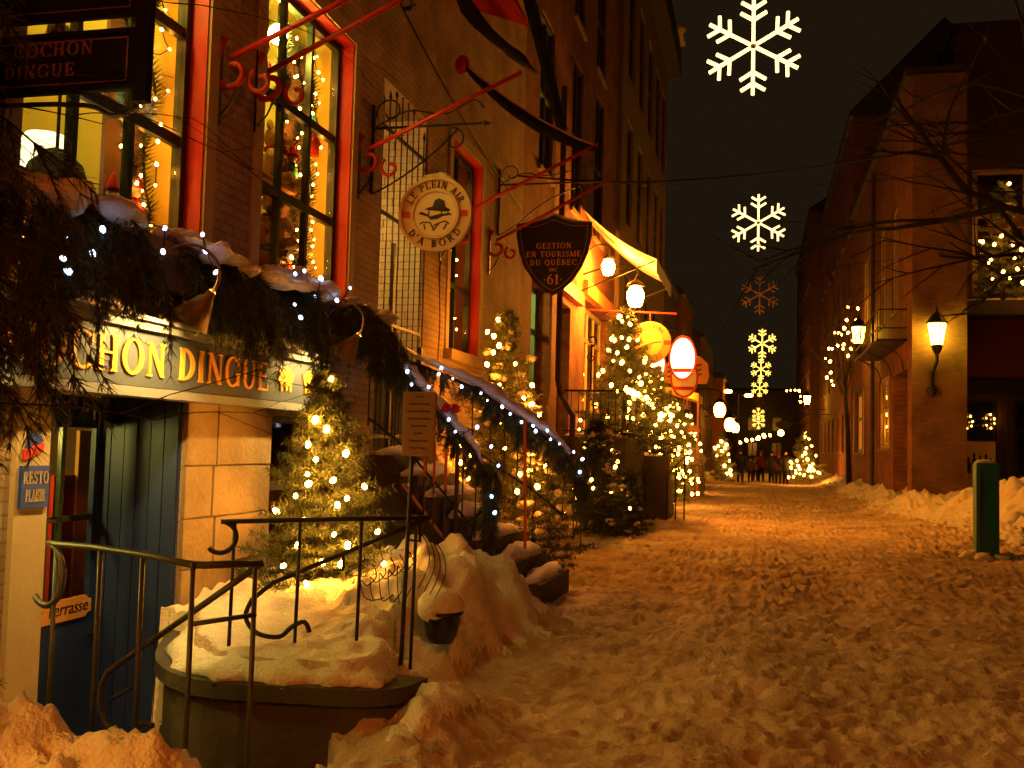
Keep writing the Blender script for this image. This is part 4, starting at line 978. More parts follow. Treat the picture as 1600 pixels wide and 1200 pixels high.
string_lights('bluish white lights in the window box under the leftmost window', [(-3.52, 4.96, 2.78), (-3.52, 4.68, 2.67), (-3.52, 4.88, 2.63), (-3.52, 4.67, 2.50), (-3.52, 4.70, 2.50), (-3.50, 5.21, 2.96), (-3.46, 5.46, 2.75), (-3.48, 5.50, 2.90), (-3.48, 5.93, 2.95), (-3.44, 5.91, 2.84), (-3.42, 6.01, 2.72), (-3.50, 5.14, 2.97), (-3.48, 4.59, 2.55)], .019, 'bulb_led')
string_lights('bluish white lights in the window box under the bears', [(-3.50, 7.26, 3.05), (-3.46, 7.26, 2.92), (-3.46, 7.42, 2.97), (-3.42, 7.55, 2.79), (-3.42, 7.98, 2.82), (-3.46, 8.35, 2.98), (-3.48, 7.78, 2.97), (-3.44, 7.23, 2.68), (-3.42, 7.30, 2.59)], .019, 'bulb_led')

# ================================================================== SHOP WINDOW CONTENTS
def bear(label, loc, s, fur='fur', yaw=0.0, scarf=None):
    t = thing('teddy_bear', label, 'teddy bear', loc, 'teddy bears in the shop window')
    x, y, z = loc; c, sn = math.cos(yaw), math.sin(yaw)
    def P(a, b, h): return (x + (a * c - b * sn) * s, y + (a * sn + b * c) * s, z + h * s)
    m = MB(); m.ball(P(0, 0, .30), (.22 * s, .22 * s, .30 * s), 14, 10); m.build('body', fur, t, True)
    m = MB(); m.ball(P(.03, 0, .74), (.20 * s, .22 * s, .19 * s), 14, 10); m.ball(P(.21, 0, .69), (.10 * s, .09 * s, .08 * s), 10, 8); hd = m.build('head', fur, t, True)
    m = MB(); m.ball(P(.31, 0, .71), .03 * s, 8, 6); m.ball(P(.20, .075, .79), .022 * s, 8, 6); m.ball(P(.20, -.075, .79), .022 * s, 8, 6); m.build('nose_and_eyes', 'black_paint', hd, True)
    for k in (-1, 1):
        m = MB(); m.ball(P(0, .19 * k, .90), (.05 * s, .08 * s, .08 * s), 10, 8); m.build('ear', fur, t, True)
        m = MB(); m.tube([P(.03, .18 * k, .48), P(.14, .25 * k, .36), P(.24, .2 * k, .28)], [.08 * s, .075 * s, .06 * s], 8); m.build('arm', fur, t, True)
        m = MB(); m.tube([P(.05, .12 * k, .1), P(.25, .17 * k, .07), P(.38, .19 * k, .10)], [.1 * s, .09 * s, .085 * s], 8); m.build('leg', fur, t, True)
    if scarf: m = MB(); m.lathe([(.17 * s, 0), (.2 * s, .03 * s), (.17 * s, .07 * s)], P(.02, 0, .52), 12); m.build('scarf', scarf, t, True)
def shelf(y0, y1, z, X=-4.35): MB().box(X - .35, y0, z - .03, X + .08, y1, z).build('display_shelf', 'wood_orange', b1)
for ya, yb, lab in ((8.98, 9.52, 0), (6.30, 6.76, 0)): MB().box(-4.52, ya, 3.03, -4.49, yb, 5.6).build('dark_backing', 'room_dark', b1)  # dark panels added behind the strands so the bulbs stand out
shelf(7.72, 9.5, 3.02, -4.32); shelf(7.9, 8.95, 4.0, -4.36); shelf(4.9, 6.7, 3.02, -4.32)
bear('golden teddy bear at the top of the second window', (-4.46, 8.82, 4.02), .62, 'fur', .0, 'cloth_red')
bear('golden teddy bear lying low on the shelf of the second window', (-4.44, 8.78, 3.44), .56, 'fur', -.5)
bear('pale teddy bear by the muntin low in the second window', (-4.42, 8.52, 3.04), .60, 'fur', -.3, 'cloth_green')
bear('dark brown teddy bear at the foot of the second window', (-4.40, 8.75, 3.03), .5, 'fur_dark', -.2, 'cloth_red')
def doll(label, loc, s, top, hat):
    t = thing('toy_figure', label, 'toy', loc, 'toy figures in the shop windows'); x, y, z = loc
    MB().lathe([(.16 * s, 0), (.15 * s, .2 * s), (.10 * s, .5 * s), (.05 * s, .58 * s)], loc, 12).build('body', top, t, True)
    MB().ball((x, y, z + .68 * s), .11 * s, 12, 8).build('head', 'skin', t, True)
    MB().lathe([(.13 * s, .72 * s), (.12 * s, .80 * s), (.05 * s, 1.0 * s), (.0, 1.1 * s)], loc, 12).build('hat', hat, t, True)
    for k in (-1, 1): m = MB(); m.tube([(x + .02, y + .1 * k * s, z + .48 * s), (x + .10 * s, y + .2 * k * s, z + .3 * s)], .04 * s, 6); m.build('arm', top, t, True)
doll('toy figure in a green coat hanging high in the first window', (-4.36, 6.33, 3.92), .42, 'cloth_green', 'cloth_red')
doll('red-clad toy figure at the edge of the second window', (-4.32, 7.86, 3.32), .62, 'cloth_red', 'cloth_red')
doll('small toy figure on the garland at the dark side of the second window', (-4.30, 9.30, 4.45), .4, 'cloth_red', 'cloth_green')
doll('toy with a blue cap low in the second window', (-4.32, 9.2, 3.05), .42, 'cloth_brown', 'cloth_blue')
for k, (y_, z_, s_, c1_, c2_, lab) in enumerate(((6.12, 4.68, .36, 'cloth_red', 'cloth_green', 'red toy figure highest in the leftmost window'), (5.55, 4.0, .5, 'cloth_brown', 'cloth_red', 'brown toy figure behind the hanging board'), (6.45, 3.05, .5, 'cloth_red', 'cloth_red', 'red toy figure at the foot of the leftmost window'), (6.2, 3.05, .38, 'cloth_green', 'cloth_red', 'small green toy figure at the foot of the leftmost window'), (8.95, 4.05, .4, 'cloth_green', 'cloth_red', 'green toy figure beside the topmost bear'), (8.95, 3.05, .45, 'cloth_red', 'white_paint', 'red toy figure between the low bears'), (8.3, 4.85, .4, 'cloth_red', 'cloth_red', 'red toy figure hanging highest in the bear window'))):
    doll(lab, (-4.34, y_, z_), s_, c1_, c2_)
t = thing('table_lamp', 'white shaded lamp standing in the leftmost window', 'lamp', (-4.75, 6.05, 3.0))
MB().lathe([(.10, 0), (.03, .05), (.025, .42)], (-4.75, 6.02, 3.02), 12).build('stand', 'black_paint', t, True)
MB().lathe([(.24, .42), (.13, .66)], (-4.75, 6.02, 3.02), 20, (0, 0, 1), False).build('shade', 'lamp_white', t, True)
t = thing('draped_figure', 'black coat on a stand in the leftmost window', 'coat stand', (-4.5, 5.85, 3.0))
MB().lathe([(.26, 0), (.24, .2), (.17, .42), (.06, .52)], (-4.50, 5.82, 2.99), 14).build('coat', 'cloth_black', t, True)
MB().lathe([(.012, .5), (.012, .95)], (-4.50, 5.82, 2.99), 8).build('pole', 'iron', t)
for Y, lab, ml in ((5.75, 'assumed pendant lamp inside the leftmost shop window', 1), (8.55, 'assumed pendant lamp inside the window with the bears', 1), (4.4, 'assumed pendant lamp inside the low window at the edge', 0), (19.2, 'assumed pendant lamp in the shop behind the teal frame', 4.5), (25.6, 'assumed pendant lamp in the shop under the white awning', 4.9)):  # assumed lamps, added to light the shop rooms and their toys
    zt = 5.45 if ml == 1 else (1.72 if ml == 0 else ml); xx = -4.34 if ml == 1 else (-4.6 if ml == 0 else -5.3)
    t = thing('assumed_pendant_lamp', lab, 'lamp', (xx, Y, zt))
    MB().tube([(xx, Y, zt), (xx, Y, zt + .3 if ml else zt + .1)], .008, 6).build('cord', 'wire', t)
    MB().ball((xx, Y, zt - .08), .09 if ml else .07, 12, 8).build('globe', 'lamp_shop_assumed', t, True)
def strand(label, y, z0, z1, n, seed, x=-4.27, r=.012, mat='bulb_warm', ygap=.12):
    rs = np.random.RandomState(seed); pts = []; PP, DD = [], []
    for k in range(n):
        z = z0 + (z1 - z0) * (k + rs.uniform(-.2, .2)) / n; pts.append((x + rs.uniform(-.06, .04), y + ygap * math.sin(k * 1.9) + rs.uniform(-.04, .04), z))
    t = thing('garland', label + ', its greenery', 'garland', (x, y, z0))
    mb = MB(); ax = [(x + .02 * math.sin(q * 2.2) - .05, y + .06 * math.sin(q * 1.3), z0 + (z1 - z0) * q / 14) for q in range(15)]
    mb.tube(ax, .01, 5); mb.build('core', 'bark_dark', t)
    A = np.array(smooth_path(ax, 6)); D = np.diff(A, axis=0); D = np.vstack([D, D[-1:]]); D /= np.linalg.norm(D, axis=1, keepdims=True)
    MB().tris(needles(A, D, 34, .085, .008, rs, 1.0)).build('greenery', 'needle_dark', t)
    string_lights(label + ', its lights', pts, r, mat, order=False)
strand('strand beside the red reveal of the leftmost window', 6.55, 3.1, 5.5, 24, 21)
strand('strand beside the red reveal of the bear window', 9.28, 3.05, 5.5, 34, 22)
strand('outer strand on the leftmost window', 6.32, 3.4, 5.4, 18, 24)
strand('outer strand on the bear window', 9.02, 3.1, 5.4, 26, 25)
strand('middle strand on the bear window', 8.66, 4.6, 5.5, 8, 26)
strand('strand in the narrow third red-trimmed window', 14.2, 3.3, 5.6, 12, 23, r=.016)

# ================================================================== RED POLES, FABRIC, BRACKETED SIGNS
def red_pole(label, Y, z0, X1, z1, s=1.22):
    t = thing('red_pole', label, 'pole', (-3.98, Y, z0), 'red scroll-footed poles on the house front')
    a = Vector((-3.88, Y, z0)); b = Vector((X1, Y, z1)); d = (b - a).normalized(); nrm = Vector((d.z, 0, -d.x))
    m = MB(); m.tube([a - d * .02, b], .019 * s, 8); m.build('shaft', 'red_pole', t, True)
    m = MB(); c = a - d * .02 - Vector((0, 0, .12 * s))
    pts = [a + Vector((-.06 * s, 0, .12 * s)), a + Vector((-.10 * s, 0, .04 * s))] + spiral(a + Vector((-.01, 0, -.10 * s)), (1, 0, 0), (0, 0, 1), .125 * s, .04 * s, 140, 480, 20)
    m.tube(pts, .021 * s, 8); m.build('scroll', 'red_pole', t, True)
    m = MB(); m.tube(spiral(a + Vector((.17 * s, .04, -.16 * s)), (1, 0, 0), (0, 0, 1), .085 * s, .03 * s, 120, 470, 16), .016 * s, 8); m.build('small_scroll', 'red_pole', t, True)
    MB().box(-4.0, Y - .03, z0 - .42 * s, -3.985, Y + .03, z0 + .16).build('wall_plate', 'iron', t)
    m = MB(); m.tube([(-3.985, Y, z0 - .38 * s), (-3.9, Y, z0 - .3 * s), (-3.8, Y, z0 - .12 * s)], .008, 5); m.build('stay', 'iron', t)
red_pole('red pole with curled foot nearest the leftmost window', 6.95, 4.53, -2.70, 5.02)
red_pole('red pole with curled foot crossing the bear window', 7.55, 4.64, -2.45, 5.30)
red_pole('red pole with curled foot by the gate of the brick passage', 9.752, 4.633, -2.315, 5.33)
red_pole('red pole behind the round sign with the hatted man', 12.565, 4.506, -1.978, 5.423)
red_pole('red pole above the shield-shaped sign', 15.04, 4.755, -2.165, 5.628)
# furled awning cloths
t = thing('folded_awning', 'red and black folded awning high on the plastered house', 'awning', (-4, 12.2, 7))
m = MB(); m.add([(-3.98, 11.6, 8.1), (-3.30, 11.6, 7.7), (-3.05, 13.2, 7.25), (-3.98, 13.2, 7.6)], [(0, 1, 2, 3)]); m.add([(-3.98, 11.6, 8.16), (-3.30, 11.6, 7.76), (-3.05, 13.2, 7.31), (-3.98, 13.2, 7.66)], [(3, 2, 1, 0)]); m.build('red_cloth', 'canvas_red', t)
m = MB(); lumpy(m, smooth_path([(-3.95, 11.0, 7.95), (-3.8, 11.8, 7.45), (-3.6, 12.6, 7.1), (-3.3, 13.4, 6.95), (-3.1, 14.0, 6.9)], 4), .09, .10, 10, .15); m.build('dark_roll', 'canvas_dark', t, True)
m = MB(); m.beam((-3.1, 12.8, 7.9), (-2.9, 15.0, 6.35), .05, .30); m.beam((-3.02, 12.8, 7.95), (-2.84, 15.0, 6.40), .015, .03); m.build('scalloped_edge', 'canvas_dark', t)
t = thing('swag_cloth', 'dark cloth swag with tan hem hanging from the red pole', 'banner', (-3.2, 12.6, 5.4))
V = []; F = []; NN = 14
for k in range(NN + 1):
    s_ = k / NN; x = -3.72 + 1.7 * s_; z = 6.52 - 1.55 * s_ + .42 * s_ * s_ ; dz = .05 + .10 * math.sin(math.pi * s_) ** .8
    for yy, dd in ((12.60, 0), (12.60, -dz), (12.56, -dz - .02), (12.56, 0)): V.append((x, yy + .02 * math.sin(k * 1.7), z + dd))
for k in range(NN):
    a = 4 * k
    for q in range(4): F.append((a + q, a + (q + 1) % 4, a + 4 + (q + 1) % 4, a + 4 + q))
m = MB().add(V, F); m.build('cloth', 'canvas_dark', t, True)
m = MB(); m.tube([(p[0], p[1], p[2] + .012) for p in V[::4]], .022, 6); m.build('hem', 'sign_ring', t, True)
m = MB(); m.ball((-3.78, 12.6, 6.55), (.10, .06, .13), 10, 8); m.build('knob', 'red_pole', t, True)

def bracket(parent, Y, z, x1, h=.7, mat='iron'):
    m = MB(); m.box(-3.998, Y - .02, z - h, -3.97, Y + .02, z + .25); m.build('wall_bar', mat, parent)
    m = MB(); m.tube([(-3.98, Y, z), (x1, Y, z)], .014, 6); m.lathe([(.014, 0), (.03, .03), (.001, .11)], (x1, Y, z), 6, (1, 0, 0)); m.build('arm', mat, parent)
    m = MB(); m.tube(smooth_path([(-3.98, Y, z - h), (-3.7, Y, z - h * .8), (-3.3, Y, z - h * .4), (x1 - .25, Y, z - .04)], 5), .010, 6); m.build('brace', mat, parent)
    m = MB(); m.tube(spiral((-3.80, Y, z + .17), (1, 0, 0), (0, 0, 1), .16, .05, 200, -160, 18), .010, 5); m.build('scroll', mat, parent)
    m = MB(); m.tube(spiral((x1 - .30, Y, z - .16), (1, 0, 0), (0, 0, 1), .13, .05, 100, -200, 16), .009, 5); m.build('scroll', mat, parent)
    m = MB(); m.tube(smooth_path([(-3.95, Y, z + .02), (-3.6, Y, z + .17), (-3.2, Y, z + .12), (x1 - .1, Y, z + .25), (x1 + .02, Y, z + .16)], 4), .009, 5); m.build('top_scroll', mat, parent)
U, V3 = Vector((1, 0, 0)), Vector((0, 0, 1))
# round life-ring sign
t = thing('round_sign', 'round cream life-ring sign with a hatted moustached man', 'sign', (-3.275, 10.1, 3.6))
c = Vector((-3.275, 10.1, 4.02)); RS = .385
bracket(t, 10.1, 4.95, -2.80)
m = MB(); disc(m, c + Vector((0, .05, 0)), U, V3, RS, .05, 48); m.build('rim_board', 'sign_ring', t)
m = MB(); ring(m, c + Vector((0, 0.0, 0)), U, V3, RS * .93, RS + .008, .03, 48); ring(m, c, U, V3, RS * .60, RS * .68, .025, 48); m.build('raised_rim', 'sign_ring', t)
m = MB(); disc(m, c + Vector((0, -.001, 0)), U, V3, RS * .61, .006, 40); m.build('face_panel', 'sign_cream', t)
text_arc('sign_navy', t, 'LE PLEIN AIR', c + Vector((0, -.001, 0)), U, V3, RS * .71, RS * .19, 90, True, .008, .10, .95)
text_arc('sign_navy', t, "D'A BORD", c + Vector((0, -.001, 0)), U, V3, RS * .71, RS * .19, 270, False, .008, .14, 1.1)
for k in (-1, 1):
    m = MB(); q = [(k * RS * .69, -.033), (k * RS * .92, -.033), (k * RS * .92, .033), (k * RS * .69, .033)]
    m.prism(q if k > 0 else q[::-1], c + Vector((0, -.001, 0)), U, V3, .004); m.build('red_band', 'sign_red', t)
em = c + Vector((0, -.008, 0)); e = RS * .6
m = MB(); m.prism([(-.50 * e, .20 * e), (-.30 * e, .30 * e), (-.12 * e, .32 * e), (-.02 * e, .62 * e), (.18 * e, .70 * e), (.42 * e, .58 * e), (.48 * e, .30 * e), (.72 * e, .18 * e), (.62 * e, .08 * e), (.30 * e, .10 * e), (-.2 * e, .16 * e)], em, U, V3, .004); m.build('hat', 'sign_navy', t)
m = MB(); m.prism([(-.78 * e, .02 * e), (-.62 * e, .12 * e), (-.5 * e, .05 * e), (-.34 * e, -.02 * e), (-.2 * e, -.12 * e), (.0, -.06 * e), (.25 * e, .0), (.5 * e, .0), (.62 * e, .06 * e), (.82 * e, -.06 * e), (.4 * e, -.10 * e), (.1 * e, -.24 * e), (-.2 * e, -.26 * e), (-.34 * e, -.12 * e)], em, U, V3, .0045); m.build('moustache', 'sign_navy', t)
m = MB()
for P in ([(-.7, -.45), (-.55, -.36), (-.2, -.4), (-.05, -.75)], [(.68, -.45), (.5, -.33), (.2, -.42), (-.05, -.75)], [(-.2, -.4), (-.12, -.58), (.0, -.5), (.2, -.42)], [(-.28, .15), (-.30, -.05)], [(.3, .1), (.3, -.02)], [(-.5, -.45), (-.45, -.7)], [(.55, -.45), (.42, -.72)]):
    m.tube([tuple(em + U * a * e + V3 * b * e + Vector((0, -.002, 0))) for a, b in P], .006, 4)
m.build('collar_lines', 'sign_navy', t)
m = MB()
for k in (-1, 1): m.tube([c + U * k * .12 + V3 * RS, Vector((c.x + k * .12, 10.1, 4.94))], .006, 5)
m.build('chain', 'iron', t)
m = MB(); lumpy(m, [c + Vector((RS * math.sin(a) * 1.0, .02, RS * math.cos(a) * 1.0 + .0)) for a in np.linspace(-.55, .5, 9)], .05, .055, 8, .15); m.build('snow_cap', 'snow', t, True)
# shield sign
t = thing('shield_sign', 'black shield-shaped sign with gold letters and number', 'sign', (-3.1, 15.5, 4))
bracket(t, 15.5, 5.72, -2.45, .8)
def shield(s, w, h):
    half = [(0, h), (.18 * w, h * .90), (.55 * w, h * .80), (w, h * .80)]
    for k in range(1, 9): a = k / 8; half.append((w * (1 - a ** 2.1) * (1 - .02 * a) if a < 1 else 0, h * .80 - (h * 1.72) * a ** .93 * .98))
    L = [(-x, y) for x, y in half[1:-1]][::-1]
    return [(x * s, y * s) for x, y in ([(0, half[-1][1])] + half[::-1][1:] + L[::-1][::-1][::-1])]
def shield_poly(s, w, h):
    rt = [(0, h), (.2 * w, h * .90), (.55 * w, h * .81), (w, h * .80), (.98 * w, h * .45), (.90 * w, h * .05), (.74 * w, -h * .32), (.5 * w, -h * .65), (.22 * w, -h * .90), (0, -h)]
    return [(x * s, y * s) for x, y in rt[::-1]] + [(-x * s, y * s) for x, y in rt[1:-1]]
c = Vector((-3.10, 15.5, 4.60))
m = MB(); m.prism(shield_poly(1, .585, .615), c + Vector((0, .04, 0)), U, V3, .04); m.build('board', 'sign_navy', t)
sp_ = shield_poly(.90, .585, .615); m = MB()
m.tube([tuple(c + U * a + V3 * b + Vector((0, -.004, 0))) for a, b in sp_ + sp_[:1]], .006, 4); m.build('gold_line', 'gold_dim', t)
sp_ = shield_poly(1.0, .585, .615); m = MB()
m.tube([tuple(c + U * a + V3 * b) for a, b in sp_ + sp_[:1]], .016, 6); m.build('edge', 'frame_brown', t)
m = MB()
for s_, z, h, tr in (('GESTION', .10, .085, .16), ('EN TOURISME', -.03, .085, .14), ('DU QU\u00c9BEC', -.16, .085, .16), ('INC', -.255, .05, .14), ('.61.', -.455, .15, .08)):
    text('gold', t, s_, c + Vector((0, -.001, z)), U, V3, h, .006, tr, 'c')
m = MB(); lumpy(m, [c + Vector((x, .02, .615 * (.80 + .2 * (1 - abs(x) / .55) ** 2) + .01)) for x in np.linspace(-.5, .5, 11)], .04, .035, 8, .2); m.build('snow_cap', 'snow', t, True)

# ================================================================== SNOWY STAIR WITH GARLANDS
st = thing('stone_stair', 'snowy stone stair rising to the iron gate', 'stair', (-3.2, 11.1, 0))
for k in range(7):
    x1 = -3.995 + .27 * (k + 1); zt = 1.52 - .21 * k
    q = MB(); q.box(x1 - .30, 10.36, -.1, x1, 11.9, zt); q.build('step', 'stone_dark', st, bevel=.01)
    q = MB(); lumpy(q, [(x1 - .15, 10.34 + 1.6 * j / 12, zt + .005) for j in range(13)], .15, .10 + .02 * (k % 2), 10, .22); q.build('snow_cap', 'snow', st, True)
def stair_rail(label, path, lo, Yoff=0):
    t = thing('stair_railing', label, 'railing', path[-1], 'railings of the snowy stair')
    m = MB(); m.tube(smooth_path(path, 4), .02, 8); m.build('top_rail', 'iron', t, True)
    P = smooth_path(path, 4)
    m = MB(); m.tube([Vector(p) + Vector((0, 0, -.72)) for p in P[:int(len(P) * .85)]], .012, 6); m.build('bottom_rail', 'iron', t, True)
    for i in range(0, len(P), 2):
        p = P[i]; m = MB(); m.tube([p, (p.x, p.y, p.z - .8)], .0085, 5); m.build('baluster', 'iron_grey', t)
    return t
def garland(label, path, seed, rad=.10, tail=None, dens=12):
    rs = np.random.RandomState(seed); random.seed(seed)
    t = thing('evergreen_garland', label, 'garland', path[-1], 'garlands on the snowy stair')
    P = smooth_path(path, 8); PP, DD = [], []; mb = MB(); mb.tube(P, .02, 6)
    for p in P:
        for _ in range(3):
            spray(PP, DD, mb, p, (rs.uniform(-.6, .6), rs.uniform(-.8, .8), rs.uniform(-.5, .7)), rs.uniform(.14, .26) * rad / .1, rs, rs.uniform(1.0, 2.2), .2, 5, .004)
    if tail:
        for _ in range(tail):
            p = P[-1]; spray(PP, DD, mb, (p.x + rs.uniform(-.06, .06), p.y + rs.uniform(-.06, .06), p.z + rs.uniform(-.2, .3)), (rs.uniform(-.25, .25), rs.uniform(-.25, .25), -1), rs.uniform(.4, .7), rs, .8, .12, 8, .005)
    mb.build('twigs', 'bark_dark', t)
    MB().tris(needles(np.vstack(PP), np.vstack(DD), 5, .065, .006, rs, .8, .3)).build('greenery', 'needle', t)
    sm = MB(); N = int(len(P) * .86)
    lumpy(sm, [p + Vector((0, 0, rad * .62)) for p in P[:N]], rad * .95, rad * .85, 10, .28); sm.build('snow_cap', 'snow', t, True)
    return t
PA = [(-3.95, 10.15, 2.62), (-3.70, 9.98, 2.49), (-3.48, 10.05, 2.30), (-3.09, 10.17, 1.85), (-2.80, 10.26, 1.50), (-2.65, 10.32, 1.10)]
PB = [(-3.97, 11.55, 2.60), (-3.27, 11.74, 2.32), (-2.9, 11.85, 2.07), (-2.6, 11.93, 1.88), (-2.23, 12.04, 1.58), (-2.02, 12.11, 1.25)]
stair_rail('iron stair railing on the near side of the snowy stair', PA[:5] + [(-2.66, 10.32, 1.3)], .4)
stair_rail('iron stair railing on the far side of the snowy stair', PB, .4)
garland('snow-topped garland on the near stair railing, its tail hanging to the snow', PA, 31, .11, 10)
garland('dark snow-topped garland on the far stair railing', PB, 32, .12, 4)
string_lights('bluish lights on the near stair garland', [(-3.62, 9.82, 2.52), (-3.44, 9.86, 2.37), (-3.39, 9.86, 2.24), (-3.23, 9.92, 2.22), (-3.03, 9.99, 1.90), (-2.76, 10.09, 1.83), (-2.96, 10.0, 1.78), (-2.62, 10.14, 1.64), (-2.54, 10.14, 1.45), (-2.6, 10.13, 1.14), (-2.56, 10.12, 0.98)], .020, 'bulb_led')
string_lights('bluish lights on the far stair garland', [(-3.61, 11.45, 2.46), (-3.58, 11.45, 2.53), (-3.45, 11.49, 2.41), (-3.35, 11.52, 2.32), (-3.13, 11.57, 2.25), (-3.06, 11.60, 2.17), (-2.89, 11.64, 2.10), (-2.80, 11.67, 2.02), (-2.67, 11.70, 1.93), (-2.54, 11.74, 1.89), (-2.51, 11.75, 1.83), (-2.38, 11.78, 1.84), (-2.34, 11.79, 1.74), (-2.24, 11.82, 1.69), (-2.08, 11.87, 1.60), (-1.98, 11.89, 1.52), (-2.01, 11.90, 1.37)], .019, 'bulb_led')
for k, (x, lab) in enumerate(((-3.27, 'first orange-topped snow marker rod beside the stair'), (-3.17, 'second orange-topped snow marker rod beside the stair'), (-3.05, 'third orange-topped snow marker rod beside the stair'))):
    t = thing('marker_rod', lab, 'rod', (x, 10.02, .4), 'orange-topped marker rods'); z1 = 1.72 - .06 * k
    MB().tube([(x, 10.0, .3), (x, 10.0, z1 - .4)], .010, 6).build('shaft', 'iron_grey', t); MB().tube([(x, 10.0, z1 - .4), (x, 10.0, z1)], .014, 6).build('orange_tip', 'orange_stick', t)
t = MB().tube([(-3.5, 10.0, 1.24), (-2.9, 10.05, .52)], .016, 6).build('wooden_stick', 'wood_orange', at=(-3.2, 10.0, .5)); tag(t, 'pale wooden stick leaning along the near stair railing', 'stick')
t = MB().tube([(-2.93, 10.0, .3), (-2.93, 10.0, 1.62)], .022, 8).tube(smooth_path([(-2.93, 10.0, .95), (-2.86, 10.0, .90), (-2.75, 10.0, .92), (-2.66, 10.0, 1.0)], 4), .018, 6).build('newel_post', 'iron_grey', at=(-2.93, 10.0, .3)); tag(t, 'grey iron newel post with hooked arm at the stair foot', 'post')
zb = gz(-2.453, 11.39)
t = MB().tube([(-2.42, 11.0, zb - .1), (-2.47, 11.0, 1.92)], .017, 8).build('orange_snow_pole', 'orange_stick', at=(-2.42, 11.0, zb)); tag(t, 'tall slim orange snow pole standing before the far stair garland', 'pole')
t = thing('ribbon_bow', 'red ribbon bow on the near stair garland', 'bow', (-3.02, 10.0, 2.0))
for k in (-1, 1):
    MB().lathe([(.0, 0), (.05, .03), (.045, .08), (.0, .1)], (-3.02, 10.02, 2.0), 8, (k, 0, .3)).build('loop', 'cloth_red', t, True)
# menu board on its pole
t = thing('menu_board', 'brown handwritten menu sheet on a pole behind the railing', 'menu board', (-2.02, 5.86, .4))
MB().tube([(-2.03, 5.87, .35), (-2.0, 5.87, 1.62)], .014, 8).build('pole', 'iron', t)
MB().box(-2.045, 5.80, 1.575, -1.84, 5.822, 1.955).build('sheet', 'paper', t, bevel=.008)
for k, wd in enumerate((.06, .13, .15, .14, .10, .05, .12, .11)):
    m = MB(); zz = 1.925 - .043 * k; nseg = int(wd / .008)
    m.tube([(-1.942 - wd / 2 + wd * q / nseg, 5.797, zz + .006 * math.sin(q * 2.3 + k) * random.uniform(.4, 1.3)) for q in range(nseg + 1)], .0028, 3); m.build('written_line', 'sign_navy', t)
# snow-filled bucket
t = thing('black_pot', 'black pot heaped with snow at the edge of the forecourt', 'pot', (-1.94, 6.37, .4))
m = MB(); m.lathe([(.075, 0), (.10, .05), (.125, .17), (.14, .185), (.14, .20), (.12, .20), (.11, .18)], (-1.94, 6.37, .40), 20); m.build('pot', 'black_paint', t, True)
random.seed(4); m = MB(); m.ball((-1.95, 6.38, .615), (.155, .15, .13), 16, 10, .06); m.build('snow_heap', 'snow', t, True)

# ================================================================== FIRS AND THEIR LIGHTS
fir('bushy fir tree with warm lights beside the stone pier', (-3.3, 7.55, .30), 1.86, .72, 110, 41, .055, .010, 5, 12, lean=(.0, 0))
string_lights('warm lights on the fir tree beside the stone pier', [(-3.22, 7.46, 2.13), (-3.29, 7.35, 1.81), (-3.20, 7.36, 1.74), (-3.31, 7.28, 1.62), (-3.06, 7.42, 1.56), (-3.23, 7.25, 1.51), (-3.27, 7.2, 1.40), (-3.25, 7.18, 1.33), (-3.08, 7.24, 1.36), (-3.33, 7.14, 1.24), (-3.03, 7.22, 1.18), (-2.97, 7.25, 1.23), (-3.24, 7.10, 1.07), (-3.02, 7.15, 0.97), (-2.93, 7.20, 0.89), (-3.25, 7.04, 0.89), (-3.34, 7.0, 0.74), (-3.07, 7.07, 0.77), (-2.95, 7.14, 0.76), (-3.15, 6.98, 0.63), (-2.91, 7.07, 0.53), (-3.67, 7.52, 1.09), (-2.82, 7.52, 0.97), (-2.94, 7.52, 1.31), (-2.76, 7.52, 0.73), (-3.22, 6.98, 0.53)], .025, 'bulb_warm')
fir('snowy fir tree with warm lights behind the stair garlands', (-3.3, 13.4, .95), 2.5, .80, 80, 42, .07, .012, 4, 10, snow=.45)
fir('low snow-laden fir at the foot of the far stair railing', (-2.72, 12.75, .15), 1.75, .85, 70, 43, .07, .012, 4, 10, snow=.6)
string_lights('warm lights on the snowy firs behind the stair garlands', [(-3.22, 12.72, 2.92), (-3.29, 12.7, 2.83), (-3.01, 12.75, 2.69), (-3.19, 12.65, 2.41), (-3.16, 12.65, 2.36), (-2.90, 12.8, 2.26), (-3.03, 12.4, 1.62), (-2.71, 12.5, 1.51), (-2.81, 12.3, 1.31), (-2.58, 12.25, 1.17), (-2.79, 12.1, 1.11), (-3.38, 12.75, 2.68), (-3.44, 12.95, 3.12), (-3.34, 12.9, 3.06)] + tree_bulbs((-3.3, 13.4, .95), 2.5, .8, 16, 5), .03, 'bulb_strong')
fir('dark snow-dusted fir against the flank of the stone landing', (-2.95, 19.3, .05), 2.1, .95, 80, 53, .09, .016, 4, 9, 'needle_dark', snow=.35)
fir('low dark fir bush by the foot of the stone landing', (-2.45, 20.3, .0), 1.2, .7, 60, 54, .08, .015, 4, 8, 'needle_dark', snow=.35)
string_lights('sparse warm lights on the dark fir against the stone landing', tree_bulbs((-2.95, 19.3, .05), 2.1, .95, 12, 15), .035, 'bulb_far')
string_lights('warm lights wound along the railing of the stone landing', [(-2.64, 20.95 + .14 * k, 2.86 + .05 * math.sin(k * 1.7)) for k in range(26)], .032, 'bulb_far', order=False)
fir('fir tree with warm lights on the high landing under the awning', (-3.0, 23.6, 1.6), 3.2, 1.35, 110, 44, .11, .022, 4, 10)
